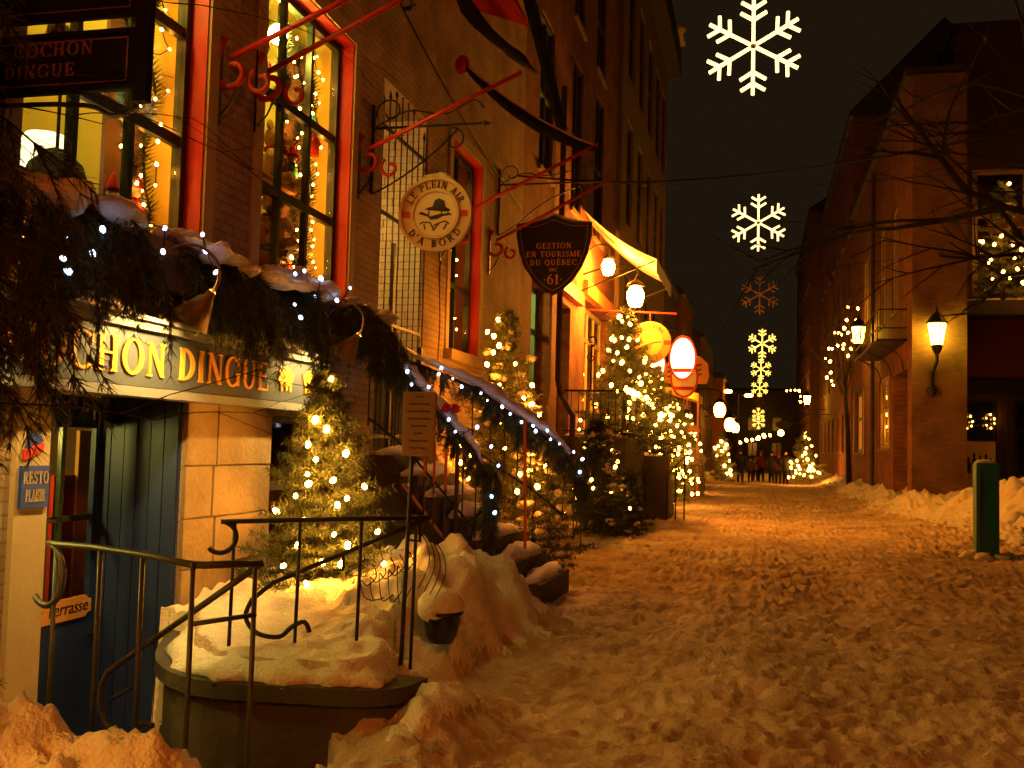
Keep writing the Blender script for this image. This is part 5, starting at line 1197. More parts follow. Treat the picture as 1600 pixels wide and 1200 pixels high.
string_lights('warm lights on the fir under the awning', [(-3.05, 22.90, 4.59), (-2.99, 22.90, 4.49), (-2.81, 22.90, 4.42), (-3.22, 22.90, 4.09), (-2.99, 22.90, 4.12), (-2.86, 22.8, 3.90), (-2.96, 22.8, 3.56), (-3.38, 22.8, 3.37), (-3.07, 22.8, 3.77), (-2.78, 22.8, 3.37), (-2.52, 22.7, 3.09), (-2.70, 22.7, 2.92), (-2.75, 22.6, 2.66), (-2.75, 22.5, 2.51), (-2.27, 22.7, 2.63), (-3.16, 22.6, 3.04), (-2.56, 22.7, 3.23), (-2.39, 22.7, 2.78)] + tree_bulbs((-3.0, 23.6, 1.6), 3.2, 1.3, 34, 6), .05, 'bulb_far')
fir('fir tree with warm lights below the round yellow sign', (-2.65, 27.0, .5), 3.3, 1.25, 90, 45, .11, .022, 4, 9)
string_lights('warm lights on the fir below the round yellow sign', tree_bulbs((-2.65, 27.0, .5), 3.3, 1.2, 62, 7), .05, 'bulb_far')
fir('slim fir tree thick with warm lights at the street edge below the oval sign', (-2.45, 31.3, .1), 3.1, .98, 80, 46, .11, .022, 4, 8)
string_lights('warm lights on the slim fir below the oval sign', [(-2.52, 30.60, 2.09), (-2.46, 30.60, 1.90), (-2.81, 30.60, 1.93), (-2.51, 30.60, 1.77), (-2.27, 30.60, 1.72), (-2.06, 30.60, 1.32), (-2.32, 30.60, 1.10), (-2.29, 30.60, 0.88), (-2.14, 30.60, 0.70), (-2.49, 30.60, 0.56), (-2.25, 30.60, 0.47), (-2.07, 30.60, 0.89), (-2.42, 30.60, 1.49), (-2.60, 30.60, 2.78), (-2.75, 30.60, 2.55), (-2.32, 30.60, 2.37), (-3.02, 30.60, 2.26)] + tree_bulbs((-2.45, 31.3, .1), 3.1, .95, 50, 8), .055, 'bulb_far')
fir('dense lit fir on the shop side beside the yellow shop canopy', (-2.7, 40.8, .2), 3.0, .95, 60, 52, .13, .028, 4, 7)
string_lights('warm lights on the fir beside the yellow shop canopy', tree_bulbs((-2.7, 40.8, .2), 3.0, .95, 48, 13), .06, 'bulb_far', wire=.006)
string_lights('warm lights draped along the shop fronts under the oval sign', [(-3.75 + .12 * math.sin(k * 1.7), 29.5 + .42 * k, 3.55 + .22 * math.cos(k * 1.1)) for k in range(34)], .05, 'bulb_far', wire=.006, order=False)
fir('small lit fir at the street edge near the green bins', (-1.75, 52.4, .2), 2.3, .75, 40, 47, .14, .03, 4, 6)
string_lights('warm lights on the small fir near the walking group', [(-1.78, 52.00, 2.14), (-1.59, 52.00, 1.83), (-1.43, 52.00, 1.52), (-1.37, 52.00, 1.21), (-1.33, 52.00, 0.74), (-1.30, 52.00, 0.52), (-2.08, 52.00, 1.81), (-1.93, 52.00, 1.91), (-1.74, 52.00, 1.67), (-1.53, 52.00, 1.99), (-1.99, 52.00, 1.44), (-1.61, 52.00, 0.95), (-1.48, 52.00, 0.58)], .08, 'bulb_far', wire=.008)
fir('wide fir tree thick with lights on the plain brick side beyond the walking group', (2.35, 56.8, .3), 2.5, 1.1, 50, 48, .14, .03, 4, 6)
string_lights('warm lights on the wide fir beyond the walking group', [(2.54, 56.00, 2.42), (2.42, 56.00, 1.95), (2.68, 56.00, 2.05), (2.23, 56.00, 1.54), (2.36, 56.00, 1.68), (2.49, 56.00, 1.35), (2.75, 56.00, 1.13), (2.59, 56.00, 1.02), (1.95, 56.00, 1.27), (1.89, 56.00, 0.77), (1.66, 56.00, 0.86), (2.11, 56.00, 0.61), (2.31, 56.00, 0.55), (1.79, 56.00, 0.44), (1.54, 56.00, 0.4), (2.90, 56.00, 1.56), (2.81, 56.00, 0.80), (2.53, 56.00, 0.79), (2.01, 56.00, 1.01), (2.69, 56.00, 0.47)] + tree_bulbs((2.35, 56.8, .3), 2.5, 1.1, 14, 9), .08, 'bulb_far', wire=.008)
fir('fir tree with lights on the snowy ledge before the upper window', (6.85, 32.35, 6.25), 3.5, 1.15, 70, 49, .12, .022, 4, 8)
string_lights('warm lights on the fir on the snowy ledge', [(6.95, 32.00, 9.58), (6.92, 32.00, 8.93), (7.14, 32.00, 8.77), (6.63, 32.00, 8.38), (6.70, 31.8, 8.02), (7.00, 31.8, 7.75), (7.20, 31.7, 7.60), (6.40, 31.7, 7.33), (6.32, 31.6, 7.21), (7.00, 31.6, 7.34), (7.05, 31.5, 7.01), (6.66, 31.4, 6.92), (6.15, 31.9, 7.90), (6.20, 31.8, 7.86), (6.49, 31.7, 7.76), (7.25, 31.5, 7.10), (6.83, 31.4, 6.73), (6.40, 31.5, 6.74), (7.17, 31.4, 6.6)], .05, 'bulb_far')

# ================================================================== SECOND LANDING, AWNING, SHOP SIGNS
t = thing('stone_landing', 'dark stone landing block with iron railing below the awning', 'landing', (-3.3, 21.8, 0))
MB().box(-3.97, 20.9, -.2, -2.62, 24.6, 1.88).build('block', 'stone_dark', t, bevel=.02)
random.seed(3); m = MB()
for k in range(4): lumpy(m, [(-3.9 + .12 * j, 21.1 + .25 * k, 1.89) for j in range(11)], .16, .07, 8, .3)
m.build('snow_cap', 'snow', t, True)
for x0, y0, x1, y1, nn in ((-3.9, 20.97, -2.68, 20.97, 9), (-2.68, 20.97, -2.68, 24.5, 16)):
    m = MB(); m.tube([(x0, y0, 2.82), (x1, y1, 2.82)], .022, 6); m.build('top_rail', 'iron', t); m = MB(); m.tube([(x0, y0, 2.0), (x1, y1, 2.0)], .015, 6); m.build('bottom_rail', 'iron', t)
    for k in range(nn):
        f = k / (nn - 1); p = (x0 + (x1 - x0) * f, y0 + (y1 - y0) * f); MB().tube([(*p, 1.88), (*p, 2.82)], .011, 5).build('baluster', 'iron', t)
m = MB(); m.lathe([(.02, 0), (.02, .9), (.04, .95)], (-3.35, 20.97, 2.82), 8); m.tube(spiral((-3.35, 20.97, 3.85), (1, 0, 0), (0, 0, 1), .12, .03, -90, 300, 16), .018, 6); m.tube(spiral((-3.35, 20.97, 3.5), (1, 0, 0), (0, 0, 1), .10, .03, 90, 480, 16), .014, 6); m.build('finial', 'iron', t)
t = thing('stair_flight', 'short snowy stair with black handrails beyond the dark landing', 'stair', (-2.4, 25.6, 0))
for k in range(5): MB().box(-3.9, 24.7 + .36 * k, -.1, -2.05, 24.7 + .36 * (k + 1), 1.5 - .3 * k).build('step', 'stone_dark', t)
for k in range(5): m = MB(); lumpy(m, [(-3.8 + .18 * j, 24.9 + .36 * k, 1.5 - .3 * k) for j in range(10)], .17, .09, 8, .2); m.build('snow_cap', 'snow', t, True)
for x in (-2.62, -2.1):
    m = MB(); m.tube([(x, 24.7, 1.05), (x + .42, 24.75, 1.52), (x + .5, 24.76, 1.55)], .022, 6); m.build('handrail', 'iron', t)
    for k in (.02, .22, .42): MB().tube([(x + k, 24.7 + k * .1, -.05), (x + k, 24.7 + k * .1, 1.05 + k * 1.1)], .02, 6).build('post', 'iron', t)

t = thing('white_awning', 'white canvas awning lit from below on the brick house', 'awning', (-4, 25, 5.5))
V = []; F = []; N1, N2 = 8, 8
for layer in (0, .02):
    for i in range(N1 + 1):
        for j in range(N2 + 1):
            a = i / N1; b = j / N2; V.append((-4.03 + 1.76 * a, 23.1 + 3.9 * b, 7.15 - 1.25 * a - .14 * math.sin(math.pi * a) + .04 * math.sin(b * 9) + layer))
k = (N1 + 1) * (N2 + 1)
for i in range(N1):
    for j in range(N2):
        q = i * (N2 + 1) + j; F += [(q, q + 1, q + N2 + 2, q + N2 + 1), (k + q, k + q + N2 + 1, k + q + N2 + 2, k + q + 1)]
MB().add(V, F).build('canopy', 'canvas_white', t, True)
m = MB()
V = [(-2.27, 23.1 + 3.9 * j / 16, 5.92 if r_ else 5.58 + .05 * abs(math.sin(j * .9))) for r_ in (1, 0) for j in range(17)]
m.add(V, [(j, j + 1, 18 + j, 17 + j) for j in range(16)]); m.add([(x + .012, y, z) for x, y, z in V], [(j, j + 1, 18 + j, 17 + j) for j in range(16)]); m.build('valance', 'canvas_white', t)
for y in (23.12, 26.98): m = MB(); m.tube([(-4.0, y, 5.2), (-2.29, y, 5.88)], .018, 6); m.build('arm', 'iron', t)
def wall_lamp(label, p, wallx, r=.13, mat='lamp_sodium', group=None, y=None, cap='iron'):
    t = thing('wall_lamp', label, 'lamp', (wallx, p[1], p[2]), group); x, y_, z = p
    m = MB(); m.lathe([(r * .55, -r * 1.25), (r * .8, -r * .9), (r, -r * .2), (r * .95, r * .4), (r * .6, r * 1.0), (r * .2, r * 1.2)], p, 14); m.build('glass', mat, t, True)
    m = MB(); m.lathe([(r * 1.15, r * 1.15), (r * .8, r * 1.5), (r * .15, r * 1.9), (.001, r * 2.2)], p, 12); m.build('cap', cap, t, True)
    s = 1 if wallx > x else -1
    m = MB(); m.tube(smooth_path([(wallx, y_, z + r * 2.6), ((x + wallx) / 2, y_, z + r * 3.4), (x, y_, z + r * 3.0), (x, y_, z + r * 1.9)], 5), max(.012, r * .12), 6); m.build('arm', cap, t, True)
    return t
wall_lamp('bright lamp tucked under the white awning close to the wall', (-3.57, 24.6, 6.02), -4.03, .16)
wall_lamp('large bright lamp hanging below the outer half of the white awning', (-2.80, 23.75, 5.18), -4.03, .20)
# round yellow sign
t = thing('round_sign', 'round yellow life-ring sign below the white awning', 'sign', (-2.5, 24.4, 3.6))
c = Vector((-2.52, 24.4, 4.17)); RS = .50
m = MB(); disc(m, c + Vector((0, .05, 0)), U, V3, RS, .05, 40); m.build('board', 'sign_amber', t)
m = MB(); disc(m, c - Vector((0, .001, 0)), U, V3, RS * .62, .008, 32); m.build('face_panel', 'sign_amber_pale', t)
text_arc('sign_navy', t, 'CAPITAINE', c, U, V3, RS * .70, RS * .19, 90, True, .008, .10, .9)
text_arc('sign_navy', t, "D'A BORD", c, U, V3, RS * .70, RS * .19, 270, False, .008, .12, .9)
for k in (-1, 1):
    q = [(k * RS * .66, -.05), (k * RS * .98, -.05), (k * RS * .98, .05), (k * RS * .66, .05)]; m = MB(); m.prism(q if k > 0 else q[::-1], c - Vector((0, .001, 0)), U, V3, .006); m.build('red_band', 'sign_red', t)
m = MB(); m.tube([c + V3 * -.08 + U * -.35, c + U * .2 + V3 * .1], .012, 5); m.tube([c + U * -.2 + V3 * -.1, c + U * .1 + V3 * .0, c + U * .28 + V3 * .02], .02, 5); m.build('drawing', 'sign_navy', t)
m = MB(); m.tube([(-4.0, 24.4, 4.95), (-1.9, 24.4, 4.85)], .02, 6); m.tube([c + V3 * RS, (c.x, 24.4, 4.88)], .01, 5); m.build('bracket', 'red_pole', t)
# lit oval sign
def oval(label, c, a, b, lit, Yw=None):
    t = thing('oval_sign', label, 'sign', c, 'oval signs of the shop side'); c = Vector(c)
    m = MB(); disc(m, c + Vector((0, .08, 0)), U, V3, a, .08, 36, b); m.build('box', 'sign_red', t)
    m = MB(); disc(m, c - Vector((0, .001, 0)), U, V3, a * .86, .01, 36, b * .88); m.build('face', lit, t)
    m = MB(); m.prism([(-a * .74, -b * .45), (a * .74, -b * .45), (a * .6, -b * .62), (-a * .6, -b * .62)][::-1], c - Vector((0, .012, 0)), U, V3, .004); m.build('red_stripe', 'sign_red', t)
    m = MB(); m.tube([(-4.0, c.y + .04, c.z + b + .15), (c.x + .1, c.y + .04, c.z + b + .15)], .02, 6); m.tube([(c.x, c.y + .04, c.z + b), (c.x, c.y + .04, c.z + b + .15)], .012, 5); m.build('bracket', 'iron', t)
oval('large glowing white oval sign with red rim', (-2.15, 30.0, 4.30), .40, .66, 'sign_lit')
oval('dull oval sign with red rim peeping out under the glowing one', (-2.20, 31.5, 3.85), .42, .62, 'sign_cream')
oval('narrow glowing oval sign behind the round yellow sign', (-2.75, 28.6, 4.0), .24, .5, 'sign_lit')
t = thing('wavy_banner', 'orange wavy-striped hanging sign beyond the oval sign', 'sign', (-2.3, 34.5, 3.8))
m = MB(); m.prism([(-.75, -.35), (.62, -.35), (.70, -.1), (.66, .3), (.4, .55), (.0, .62), (-.75, .3)], (-2.3, 34.5, 4.2), U, V3, .06); m.build('board', 'wood_orange', t)
for k in range(3):
    m = MB(); m.tube([(-2.95 + .1 * q, 34.43, 4.05 + .16 * k + .04 * math.sin(q * 1.1) + .012 * q) for q in range(12)], .022, 5); m.build('wave_line', 'sign_navy', t)
m = MB(); m.tube([(-4.0, 34.45, 4.9), (-1.8, 34.45, 4.9)], .02, 6); m.build('bracket', 'iron', t)
t = thing('yellow_canopy', 'lit yellow shop canopy under the wavy sign', 'canopy', (-3.2, 35.5, 3))
m = MB(); m.add([(-3.95, 34.8, 3.95), (-1.95, 34.8, 3.55), (-1.95, 37.5, 3.55), (-3.95, 37.5, 3.95), (-3.95, 34.8, 3.90), (-1.95, 34.8, 3.30), (-1.95, 37.5, 3.30), (-3.95, 37.5, 3.90)], [(0, 1, 2, 3), (4, 7, 6, 5), (0, 4, 5, 1), (1, 5, 6, 2), (2, 6, 7, 3)]); m.build('cloth', 'yellow_wall', t)
for x in (-2.0, -3.0): MB().box(x, 34.85, .1, x + .07, 34.92, 3.35).build('post', 'wood_orange', t)
MB().box(-3.9, 34.85, 2.3, -2.0, 37.4, 2.42).build('shelf', 'wood_orange', t)
m = MB(); lumpy(m, [(-3.8 + .2 * j, 35.1, 2.44) for j in range(10)], .25, .16, 8, .2); m.build('snow_cap', 'snow', t, True)
wall_lamp('small white lamp on the yellow shop canopy', (-2.35, 34.6, 3.62), -3.9, .12, 'lamp_far')
wall_lamp('big round street lamp half-way down the shop side', (-2.1, 58.0, 3.95), -3.9, .33, 'lamp_far')
wall_lamp('second big street lamp farther down the shop side', (-1.75, 66.0, 3.35), -3.4, .34, 'lamp_far')
wall_lamp('third street lamp just beside the second down the shop side', (-1.45, 68.0, 3.2), -3.4, .25, 'lamp_far')
t = thing('twin_street_lamp', 'tall twin-headed street lamp rising behind the far shops', 'street lamp', (-1.3, 84, 0))
MB().tube([(-1.6, 84, 0), (-1.6, 84, 6.2)], .07, 8).build('pole', 'iron_grey', t)
for k in (-1, 1):
    MB().tube([(-1.6, 84, 6.1), (-1.6 + .7 * k, 84, 6.35 - .15 * k)], .05, 6).build('arm', 'iron_grey', t); MB().ball((-1.6 + .8 * k, 84, 6.28 - .15 * k), (.34, .22, .16), 10, 8).build('head', 'lamp_far', t, True)
string_lights('row of warm lights strung across the far end of the street', [(-1.3 + .42 * k, 78, 2.35 + .12 * k + .05 * math.sin(k * 2)) for k in range(6)], .16, 'bulb_far', wire=.02, order=False)
string_lights('short row of white lights at the far roof edge', [(2.0 + .3 * k, 80, 6.3 + .06 * math.sin(k)) for k in range(4)] + [(3.0, 80, 5.9), (3.0, 80, 5.5)], .09, 'bulb_far', wire=.02, order=False)
for k, (x, lab) in enumerate(((-2.30, 'green bin on the shop side, the outer one of two'), (-2.62, 'green bin on the shop side, close to the wall'))):
    q = MB(); q.lathe([(.15, 0), (.16, .05), (.16, 1.25), (.12, 1.33), (.02, 1.36)], (x, 44.0, gz(x, 44.0) - .05), 14); tag(q.build('green_post', 'bollard_green', None, True, at=(x, 44.0, 0)), lab, 'post', 'green street posts')
# planters and hedges with snow in the mid distance
random.seed(9)
t = thing('snowy_planter', 'snow-heaped planter by the yellow shop canopy', 'planter', (-2.4, 38.5, 0))
MB().box(-3.0, 37.8, 0, -1.95, 39.4, 1.2).build('box', 'stone', t, bevel=.02); m = MB(); m.ball((-2.45, 38.6, 1.35), (.62, .85, .38), 14, 10, .08); m.build('snow_heap', 'snow', t, True)

# ================================================================== SNOWFLAKES ON CABLES
def snowflake(label, c, d, mat, beads=True):
    t = thing('snowflake_light', label, 'snowflake light', c, 'snowflake lights over the street'); c = Vector(c); Rr = d / 2
    for k in range(6):
        a = R(90 + 60 * k); u = Vector((math.cos(a), 0, math.sin(a))); m = MB()
        def rope(p, q):
            L = (q - p).length; n_ = max(2, int(L / .026)) if beads else 1
            pts = []; rr = []
            for i in range(n_ * 2 + 1):
                pts.append(p + (q - p) * i / (n_ * 2)); rr.append((.026 if i % 2 else .0215) * d / 1.2 if beads else .03 * d / 1.2)
            m.tube(pts, rr, 6)
        rope(c + u * Rr * .06, c + u * Rr)
        for f, l in ((.53, .30), (.76, .28)):
            for s in (-1, 1):
                b = a + s * R(58); w = Vector((math.cos(b), 0, math.sin(b))); rope(c + u * Rr * f, c + u * Rr * f + w * Rr * l)
        m.build('arm', mat, t, True)
    m = MB(); ring(m, c + Vector((0, .03, 0)), U, V3, Rr * .03, Rr * .07, .02, 12); m.build('hub', 'flake_off', t)
    m = MB(); m.tube([c + V3 * Rr, Vector((c.x, c.y, c.z + Rr + .12))], .006, 4); m.build('hook', 'wire', t)
for k, (x, y, z, d, mt, lab) in enumerate((
    (-.116, 12.5, 6.52, 1.20, 'flake_lit', 'largest lit snowflake at the top of the picture'),
    (-.056, 22.0, 6.44, 1.20, 'flake_lit', 'second lit snowflake down the street, medium size'),
    (-.018, 32.0, 6.42, 1.20, 'flake_off', 'unlit brown snowflake below the second lit one'),
    (.107, 46.0, 6.36, 1.28, 'flake_far', 'yellow snowflake, the topmost of the small lit column'),
    (.088, 60.0, 6.35, 1.22, 'flake_far', 'yellow snowflake, second in the small lit column'),
    (.035, 74.0, 6.12, 1.25, 'flake_far', 'yellow snowflake, third in the small lit column'),
    (-.03, 90.0, 6.0, 1.2, 'flake_off', 'tiny unlit snowflake low in the small column'),
    (-.05, 104.0, 5.4, 1.3, 'flake_far', 'tiny yellow snowflake, upper of the last two'),
    (-.02, 116.0, 4.9, 1.5, 'flake_far', 'tiny yellow snowflake, lowest of the column'))):
    snowflake(lab, (x, y, z), d, mt, k < 3)
    hw = 5.0; m = MB(); xr = 4.25 if y > 31 else 7.0
    m.tube(smooth_path([(-3.95, y, z + d / 2 + .45), (-1.8, y, z + d / 2 + .2), (x, y, z + d / 2 + .12), (1.9, y, z + d / 2 + .2), (xr, y, z + d / 2 + .45)], 5), .008, 4)
    tag(m.build('hanging_cable', 'wire', at=(x, y, z + d / 2 + .12)), 'thin cable carrying the ' + lab, 'cable', 'cables of the snowflakes')

# ================================================================== RIGHT SIDE FITTINGS
def lantern(label, p, wall, front, mat, s=1.0, long=False):
    t = thing('wall_lantern', label, 'lantern', p, 'wall lanterns on the brick side'); x, y, z = p; r = .19 * s
    m = MB(); m.lathe([(r * .62, -.24 * s), (r, .20 * s)], p, 6); m.build('glass', mat, t)
    m = MB()
    for k in range(6):
        a = 2 * math.pi * k / 6; ax_ = Vector((0, 0, 1)); u_ = ax_.orthogonal().normalized(); w_ = ax_.cross(u_); d_ = u_ * math.cos(a) + w_ * math.sin(a)
        m.tube([Vector(p) + d_ * r * .63 + V3 * -.25 * s, Vector(p) + d_ * r * 1.01 + V3 * .21 * s], .012 * s, 4)
    m.build('cage', 'iron', t)
    m = MB(); m.lathe([(r * 1.18, .21 * s), (r * 1.1, .25 * s), (r * .55, .40 * s), (r * .2, .46 * s), (.02 * s, .58 * s)], p, 6); m.build('roof', 'iron', t)
    m = MB(); m.lathe([(r * .2, -.46 * s), (r * .5, -.36 * s), (r * .66, -.25 * s)], p, 6); m.build('base', 'iron', t)
    if front:
        m = MB(); m.tube(smooth_path([(x, y, z - .44 * s), (x, y, z - .62 * s), (x - .03, y + .1, z - .9), (x - .05, y + .28, z - 1.05), (x - .06, wall - .02, z - 1.0)], 5), .035 * s, 8); m.tube([(x - .06, wall - .06, z - .9), (x - .08, wall - .06, z - 1.5)], .05, 8); m.build('bracket', 'iron', t, True)
        m = MB(); m.lathe([(.06, 0), (.14, .08), (.15, .2), (.06, .3)], (x - .08, wall - .08, z - 1.72), 10); m.build('wall_boss', 'iron', t, True)
    else:
        m = MB(); m.tube([(wall, y, z - .5 * s), (x, y, z - .5 * s)], .03, 6); m.tube(smooth_path([(wall, y, z - 1.1 * s), ((x + wall) / 2, y, z - .8 * s), (x, y, z - .52 * s)], 4), .018, 5); m.build('bracket', 'iron', t)
    return t
lantern('yellow wall lantern on the front of the brick pier', (4.78, 30.56, 5.08), 31.0, True, 'lamp_yellow', 1.3)
lantern('yellow lantern on an iron bracket beside the lit bare tree', (3.62, 40.8, 6.18), 4.19, False, 'lamp_yellow', 1.35)
lantern('small yellow-green lantern far down the brick side', (3.0, 69.0, 5.1), 4.15, False, 'lamp_yellow', 1.2)
t = thing('globe_lamp', 'round yellow-green lamp low above the walking group', 'lamp', (1.45, 72.0, 3.1))
MB().ball((1.45, 72.0, 3.0), .20, 12, 8).build('globe', 'lamp_yellow', t, True); MB().tube([(1.45, 72.0, 3.2), (1.45, 72.0, 3.6), (3.3, 72.0, 3.7)], .03, 6).build('bracket', 'iron', t)
t = thing('oval_board', 'dark oval hanging board above the round yellow-green lamp', 'sign', (1.2, 64.0, 3.6))
m = MB(); disc(m, (1.45, 64.0, 3.35), U, V3, .48, .05, 24, .24); m.build('board', 'sign_navy', t); m = MB(); m.tube([(1.45, 64, 3.6), (1.45, 64, 4.0), (4.1, 64, 4.0)], .02, 5); m.build('bracket', 'iron', t)
t = thing('iron_balcony', 'open iron grille balcony above the doorway of the corner house', 'balcony', (4, 35, 5))
MB().box(3.35, 32.0, 5.02, 4.185, 39.0, 5.08).build('floor', 'iron', t)
for y0, y1 in ((32.0, 39.0),):
    for z in (5.95, 5.4): MB().tube([(3.37, y0, z), (3.37, y1, z)], .022, 6).build('rail', 'iron', t)
    for z in (5.95, 5.4): MB().tube([(3.37, y0, z), (4.18, y0, z)], .022, 6).build('rail', 'iron', t)
    for k in range(15): y = y0 + (y1 - y0) * k / 14; MB().tube([(3.37, y, 5.08), (3.37, y, 5.95)], .014, 5).build('baluster', 'iron', t)
for y in (32.6, 35.5, 38.4): m = MB(); m.tube(smooth_path([(4.18, y, 4.2), (4.0, y, 4.7), (3.45, y, 5.0)], 4), .02, 5); m.build('strut', 'iron', t)
# lights in the shop window of the corner house
string_lights('warm lights in the low window of the corner house', [(4.38, 36.5 + .28 * k, 2.2 + .8 * abs(math.sin(k * 1.3)) + .03 * k) for k in range(9)], .06, 'bulb_far')
# bare lit tree by the corner house wall
def bare_tree(name, label, base, forks, mat, cat='tree', seed=1, group=None):
    rs = random.Random(seed); t = thing(name, label, cat, base, group); return t
def grow(mb, p, d, L, r, lev, rs, droop=0.0, spread=.6, minr=.002, gen=3):
    n_ = 6; pts = [p]; q = Vector(p); dd = Vector(d).normalized()
    for i in range(n_):
        dd = (dd + Vector((rs.uniform(-.16, .16), rs.uniform(-.16, .16), rs.uniform(-.12, .12) - droop / n_))).normalized(); q = q + dd * L / n_; pts.append(q)
    mb.tube(pts, [max(minr, r * (1 - .62 * i / n_)) for i in range(n_ + 1)], 6 if r > .01 else 4, False); ends = [q]
    if lev > 0:
        for k in range(gen):
            i = rs.randint(2, n_); a = pts[i]; e = (pts[min(i + 1, n_)] - pts[max(i - 1, 0)]).normalized()
            s = e.cross(Vector((rs.uniform(-1, 1), rs.uniform(-1, 1), rs.uniform(-1, 1)))).normalized()
            ends += grow(mb, a, e + s * rs.uniform(spread * .6, spread * 1.4), L * rs.uniform(.5, .8), max(minr, r * .55), lev - 1, rs, droop, spread, minr, gen)
    return ends
rs_ = random.Random(5); t = thing('bare_tree', 'bare tree wound with warm lights beside the corner house', 'tree', (3.5, 44.4, 0))
m = MB(); m.tube([(3.6, 44.4, 0), (3.55, 44.4, 2.5), (3.4, 44.3, 4.4)], [.11, .09, .07], 8); m.build('trunk', 'bark_dark', t, True)
m = MB()
for k in range(9): grow(m, Vector((3.45, 44.35, 3.7 + .1 * k)), (rs_.uniform(-.8, .35), rs_.uniform(-.6, .6), 1.0), rs_.uniform(1.6, 2.8), .035, 2, rs_, 0, .5, .006, 3)
m.build('crown', 'bark_dark', t)
string_lights('warm lights in the bare tree beside the corner house', [(3.48, 44.00, 7.66), (3.86, 44.00, 7.60), (3.44, 44.00, 7.13), (3.79, 44.00, 7.13), (3.34, 44.00, 6.79), (3.49, 44.00, 6.61), (2.97, 44.00, 6.61), (3.24, 44.00, 6.53), (3.69, 44.00, 6.29), (3.32, 44.00, 6.13), (2.75, 44.00, 5.95), (2.87, 44.00, 5.95), (3.10, 44.00, 6.08), (3.30, 44.00, 5.95), (3.50, 44.00, 5.67), (2.80, 44.00, 5.43), (2.83, 44.00, 4.98), (2.68, 44.00, 4.77), (2.86, 44.00, 4.64), (2.93, 44.00, 4.46), (3.12, 44.00, 6.61), (2.62, 44.00, 5.56), (3.62, 44.00, 5.95)], .065, 'bulb_far', wire=.006)
# green post in the snow heap
zb = -.05; t = thing('green_post', 'thick green square post standing in the snow heap', 'post', (3.82, 19.25, zb), 'green street posts')
MB().box(3.62, 19.1, zb - .3, 3.99, 19.42, zb + 1.62).build('post', 'bollard_green', t, bevel=.025)
MB().box(3.66, 19.06, zb + .05, 3.70, 19.098, zb + 1.5).build('strip', 'iron_grey', t)
random.seed(6); m = MB(); m.ball((3.80, 19.26, zb + 1.63), (.17, .14, .05), 14, 8, .12); m.build('snow_cap', 'snow', t, True)
m = MB(); [m.ball((3.8 + .3 * math.cos(q * 1.1), 19.26 - .16 + .2 * math.sin(q * 1.1), zb + .02), (.17, .14, .10), 12, 8, .18) for q in range(6)]; m.build('snow_foot', 'snow', t, True)
for zz in (.35, 1.3): MB().lathe([(.022, 0), (.022, .012)], (3.90, 19.098, zb + zz), 8, (0, -1, 0)).build('bolt', 'iron_grey', t)
# poster board and door wreath at the recessed shop
t = thing('poster_board', 'pale poster board with dark figures before the recessed shop door', 'poster board', (6.25, 32.7, .4))
MB().box(5.80, 32.70, .45, 6.72, 32.76, 2.15).build('board', 'poster', t, bevel=.01)
MB().box(5.77, 32.68, 2.16, 6.75, 32.78, 2.24).build('top_rail', 'black_paint', t)
for k, (x, h) in enumerate(((5.98, .5), (6.14, .62), (6.30, .56), (6.46, .6), (6.58, .48))):
    m = MB(); m.prism([(-.06, 0), (.06, 0), (.07, h * .55), (.03, h * .7), (.035, h * .9), (0, h), (-.035, h * .9), (-.03, h * .7), (-.07, h * .55)], (x, 32.697, 1.2), U, V3, .004); m.build('printed_figure', 'sign_navy', t)
for k, x in enumerate((5.82, 6.72)): MB().box(x - .03, 32.72, .1, x + .03, 32.77, .46).build('leg', 'black_paint', t)
string_lights('tiny warm lights round the wreaths in the recessed shop door', [(6.0 + .14 * math.cos(a), 32.92, 2.72 + .2 * math.sin(a)) for a in np.linspace(0, 5.6, 7)] + [(6.62 + .12 * math.cos(a), 32.92, 2.74 + .2 * math.sin(a)) for a in np.linspace(.4, 6, 6)], .022, 'bulb_far', order=False)
m = MB(); rsn = np.random.RandomState(8)
t = thing('door_wreath', 'pair of dark evergreen wreaths on the recessed shop door', 'wreath', (6.3, 32.9, 2.7))
for cx in (6.0, 6.62):
    P = np.array([(cx + .13 * math.cos(a), 32.95, 2.73 + .2 * math.sin(a)) for a in np.linspace(0, 6.28, 30)]); D = np.roll(P, -1, 0) - P; D /= np.linalg.norm(D, axis=1, keepdims=True) + 1e-9
    MB().tris(needles(P, D, 10, .10, .014, rsn, 1.0)).build('wreath_ring', 'needle_dark', t)
t = thing('arched_board', 'curved lettered board across the fir on the snowy ledge', 'sign', (6.9, 31.2, 8))
cA = Vector((6.95, 31.1, 6.9)); m = MB(); n_ = 20
V = []
for k in range(n_ + 1):
    a = R(122 - 64 * k / n_)
    for rr in (1.22, 1.50):
        for yy in (31.15, 31.19): V.append((cA.x + rr * math.cos(a), yy, cA.z + rr * math.sin(a)))
F = []
for k in range(n_):
    a = 4 * k; F += [(a, a + 2, a + 6, a + 4), (a + 1, a + 5, a + 7, a + 3), (a, a + 4, a + 5, a + 1), (a + 2, a + 3, a + 7, a + 6)]
m.add(V, F); m.build('board', 'paper', t)
text_arc('sign_navy', t, 'EXPOSITION', Vector((cA.x, 31.148, cA.z)), U, V3, 1.28, .15, 90, True, .006, .12, .8)
for x in (6.35, 7.55): MB().tube([(x, 31.22, 8.15), (x, 33.0, 8.4)], .012, 5).build('stay', 'iron', t)

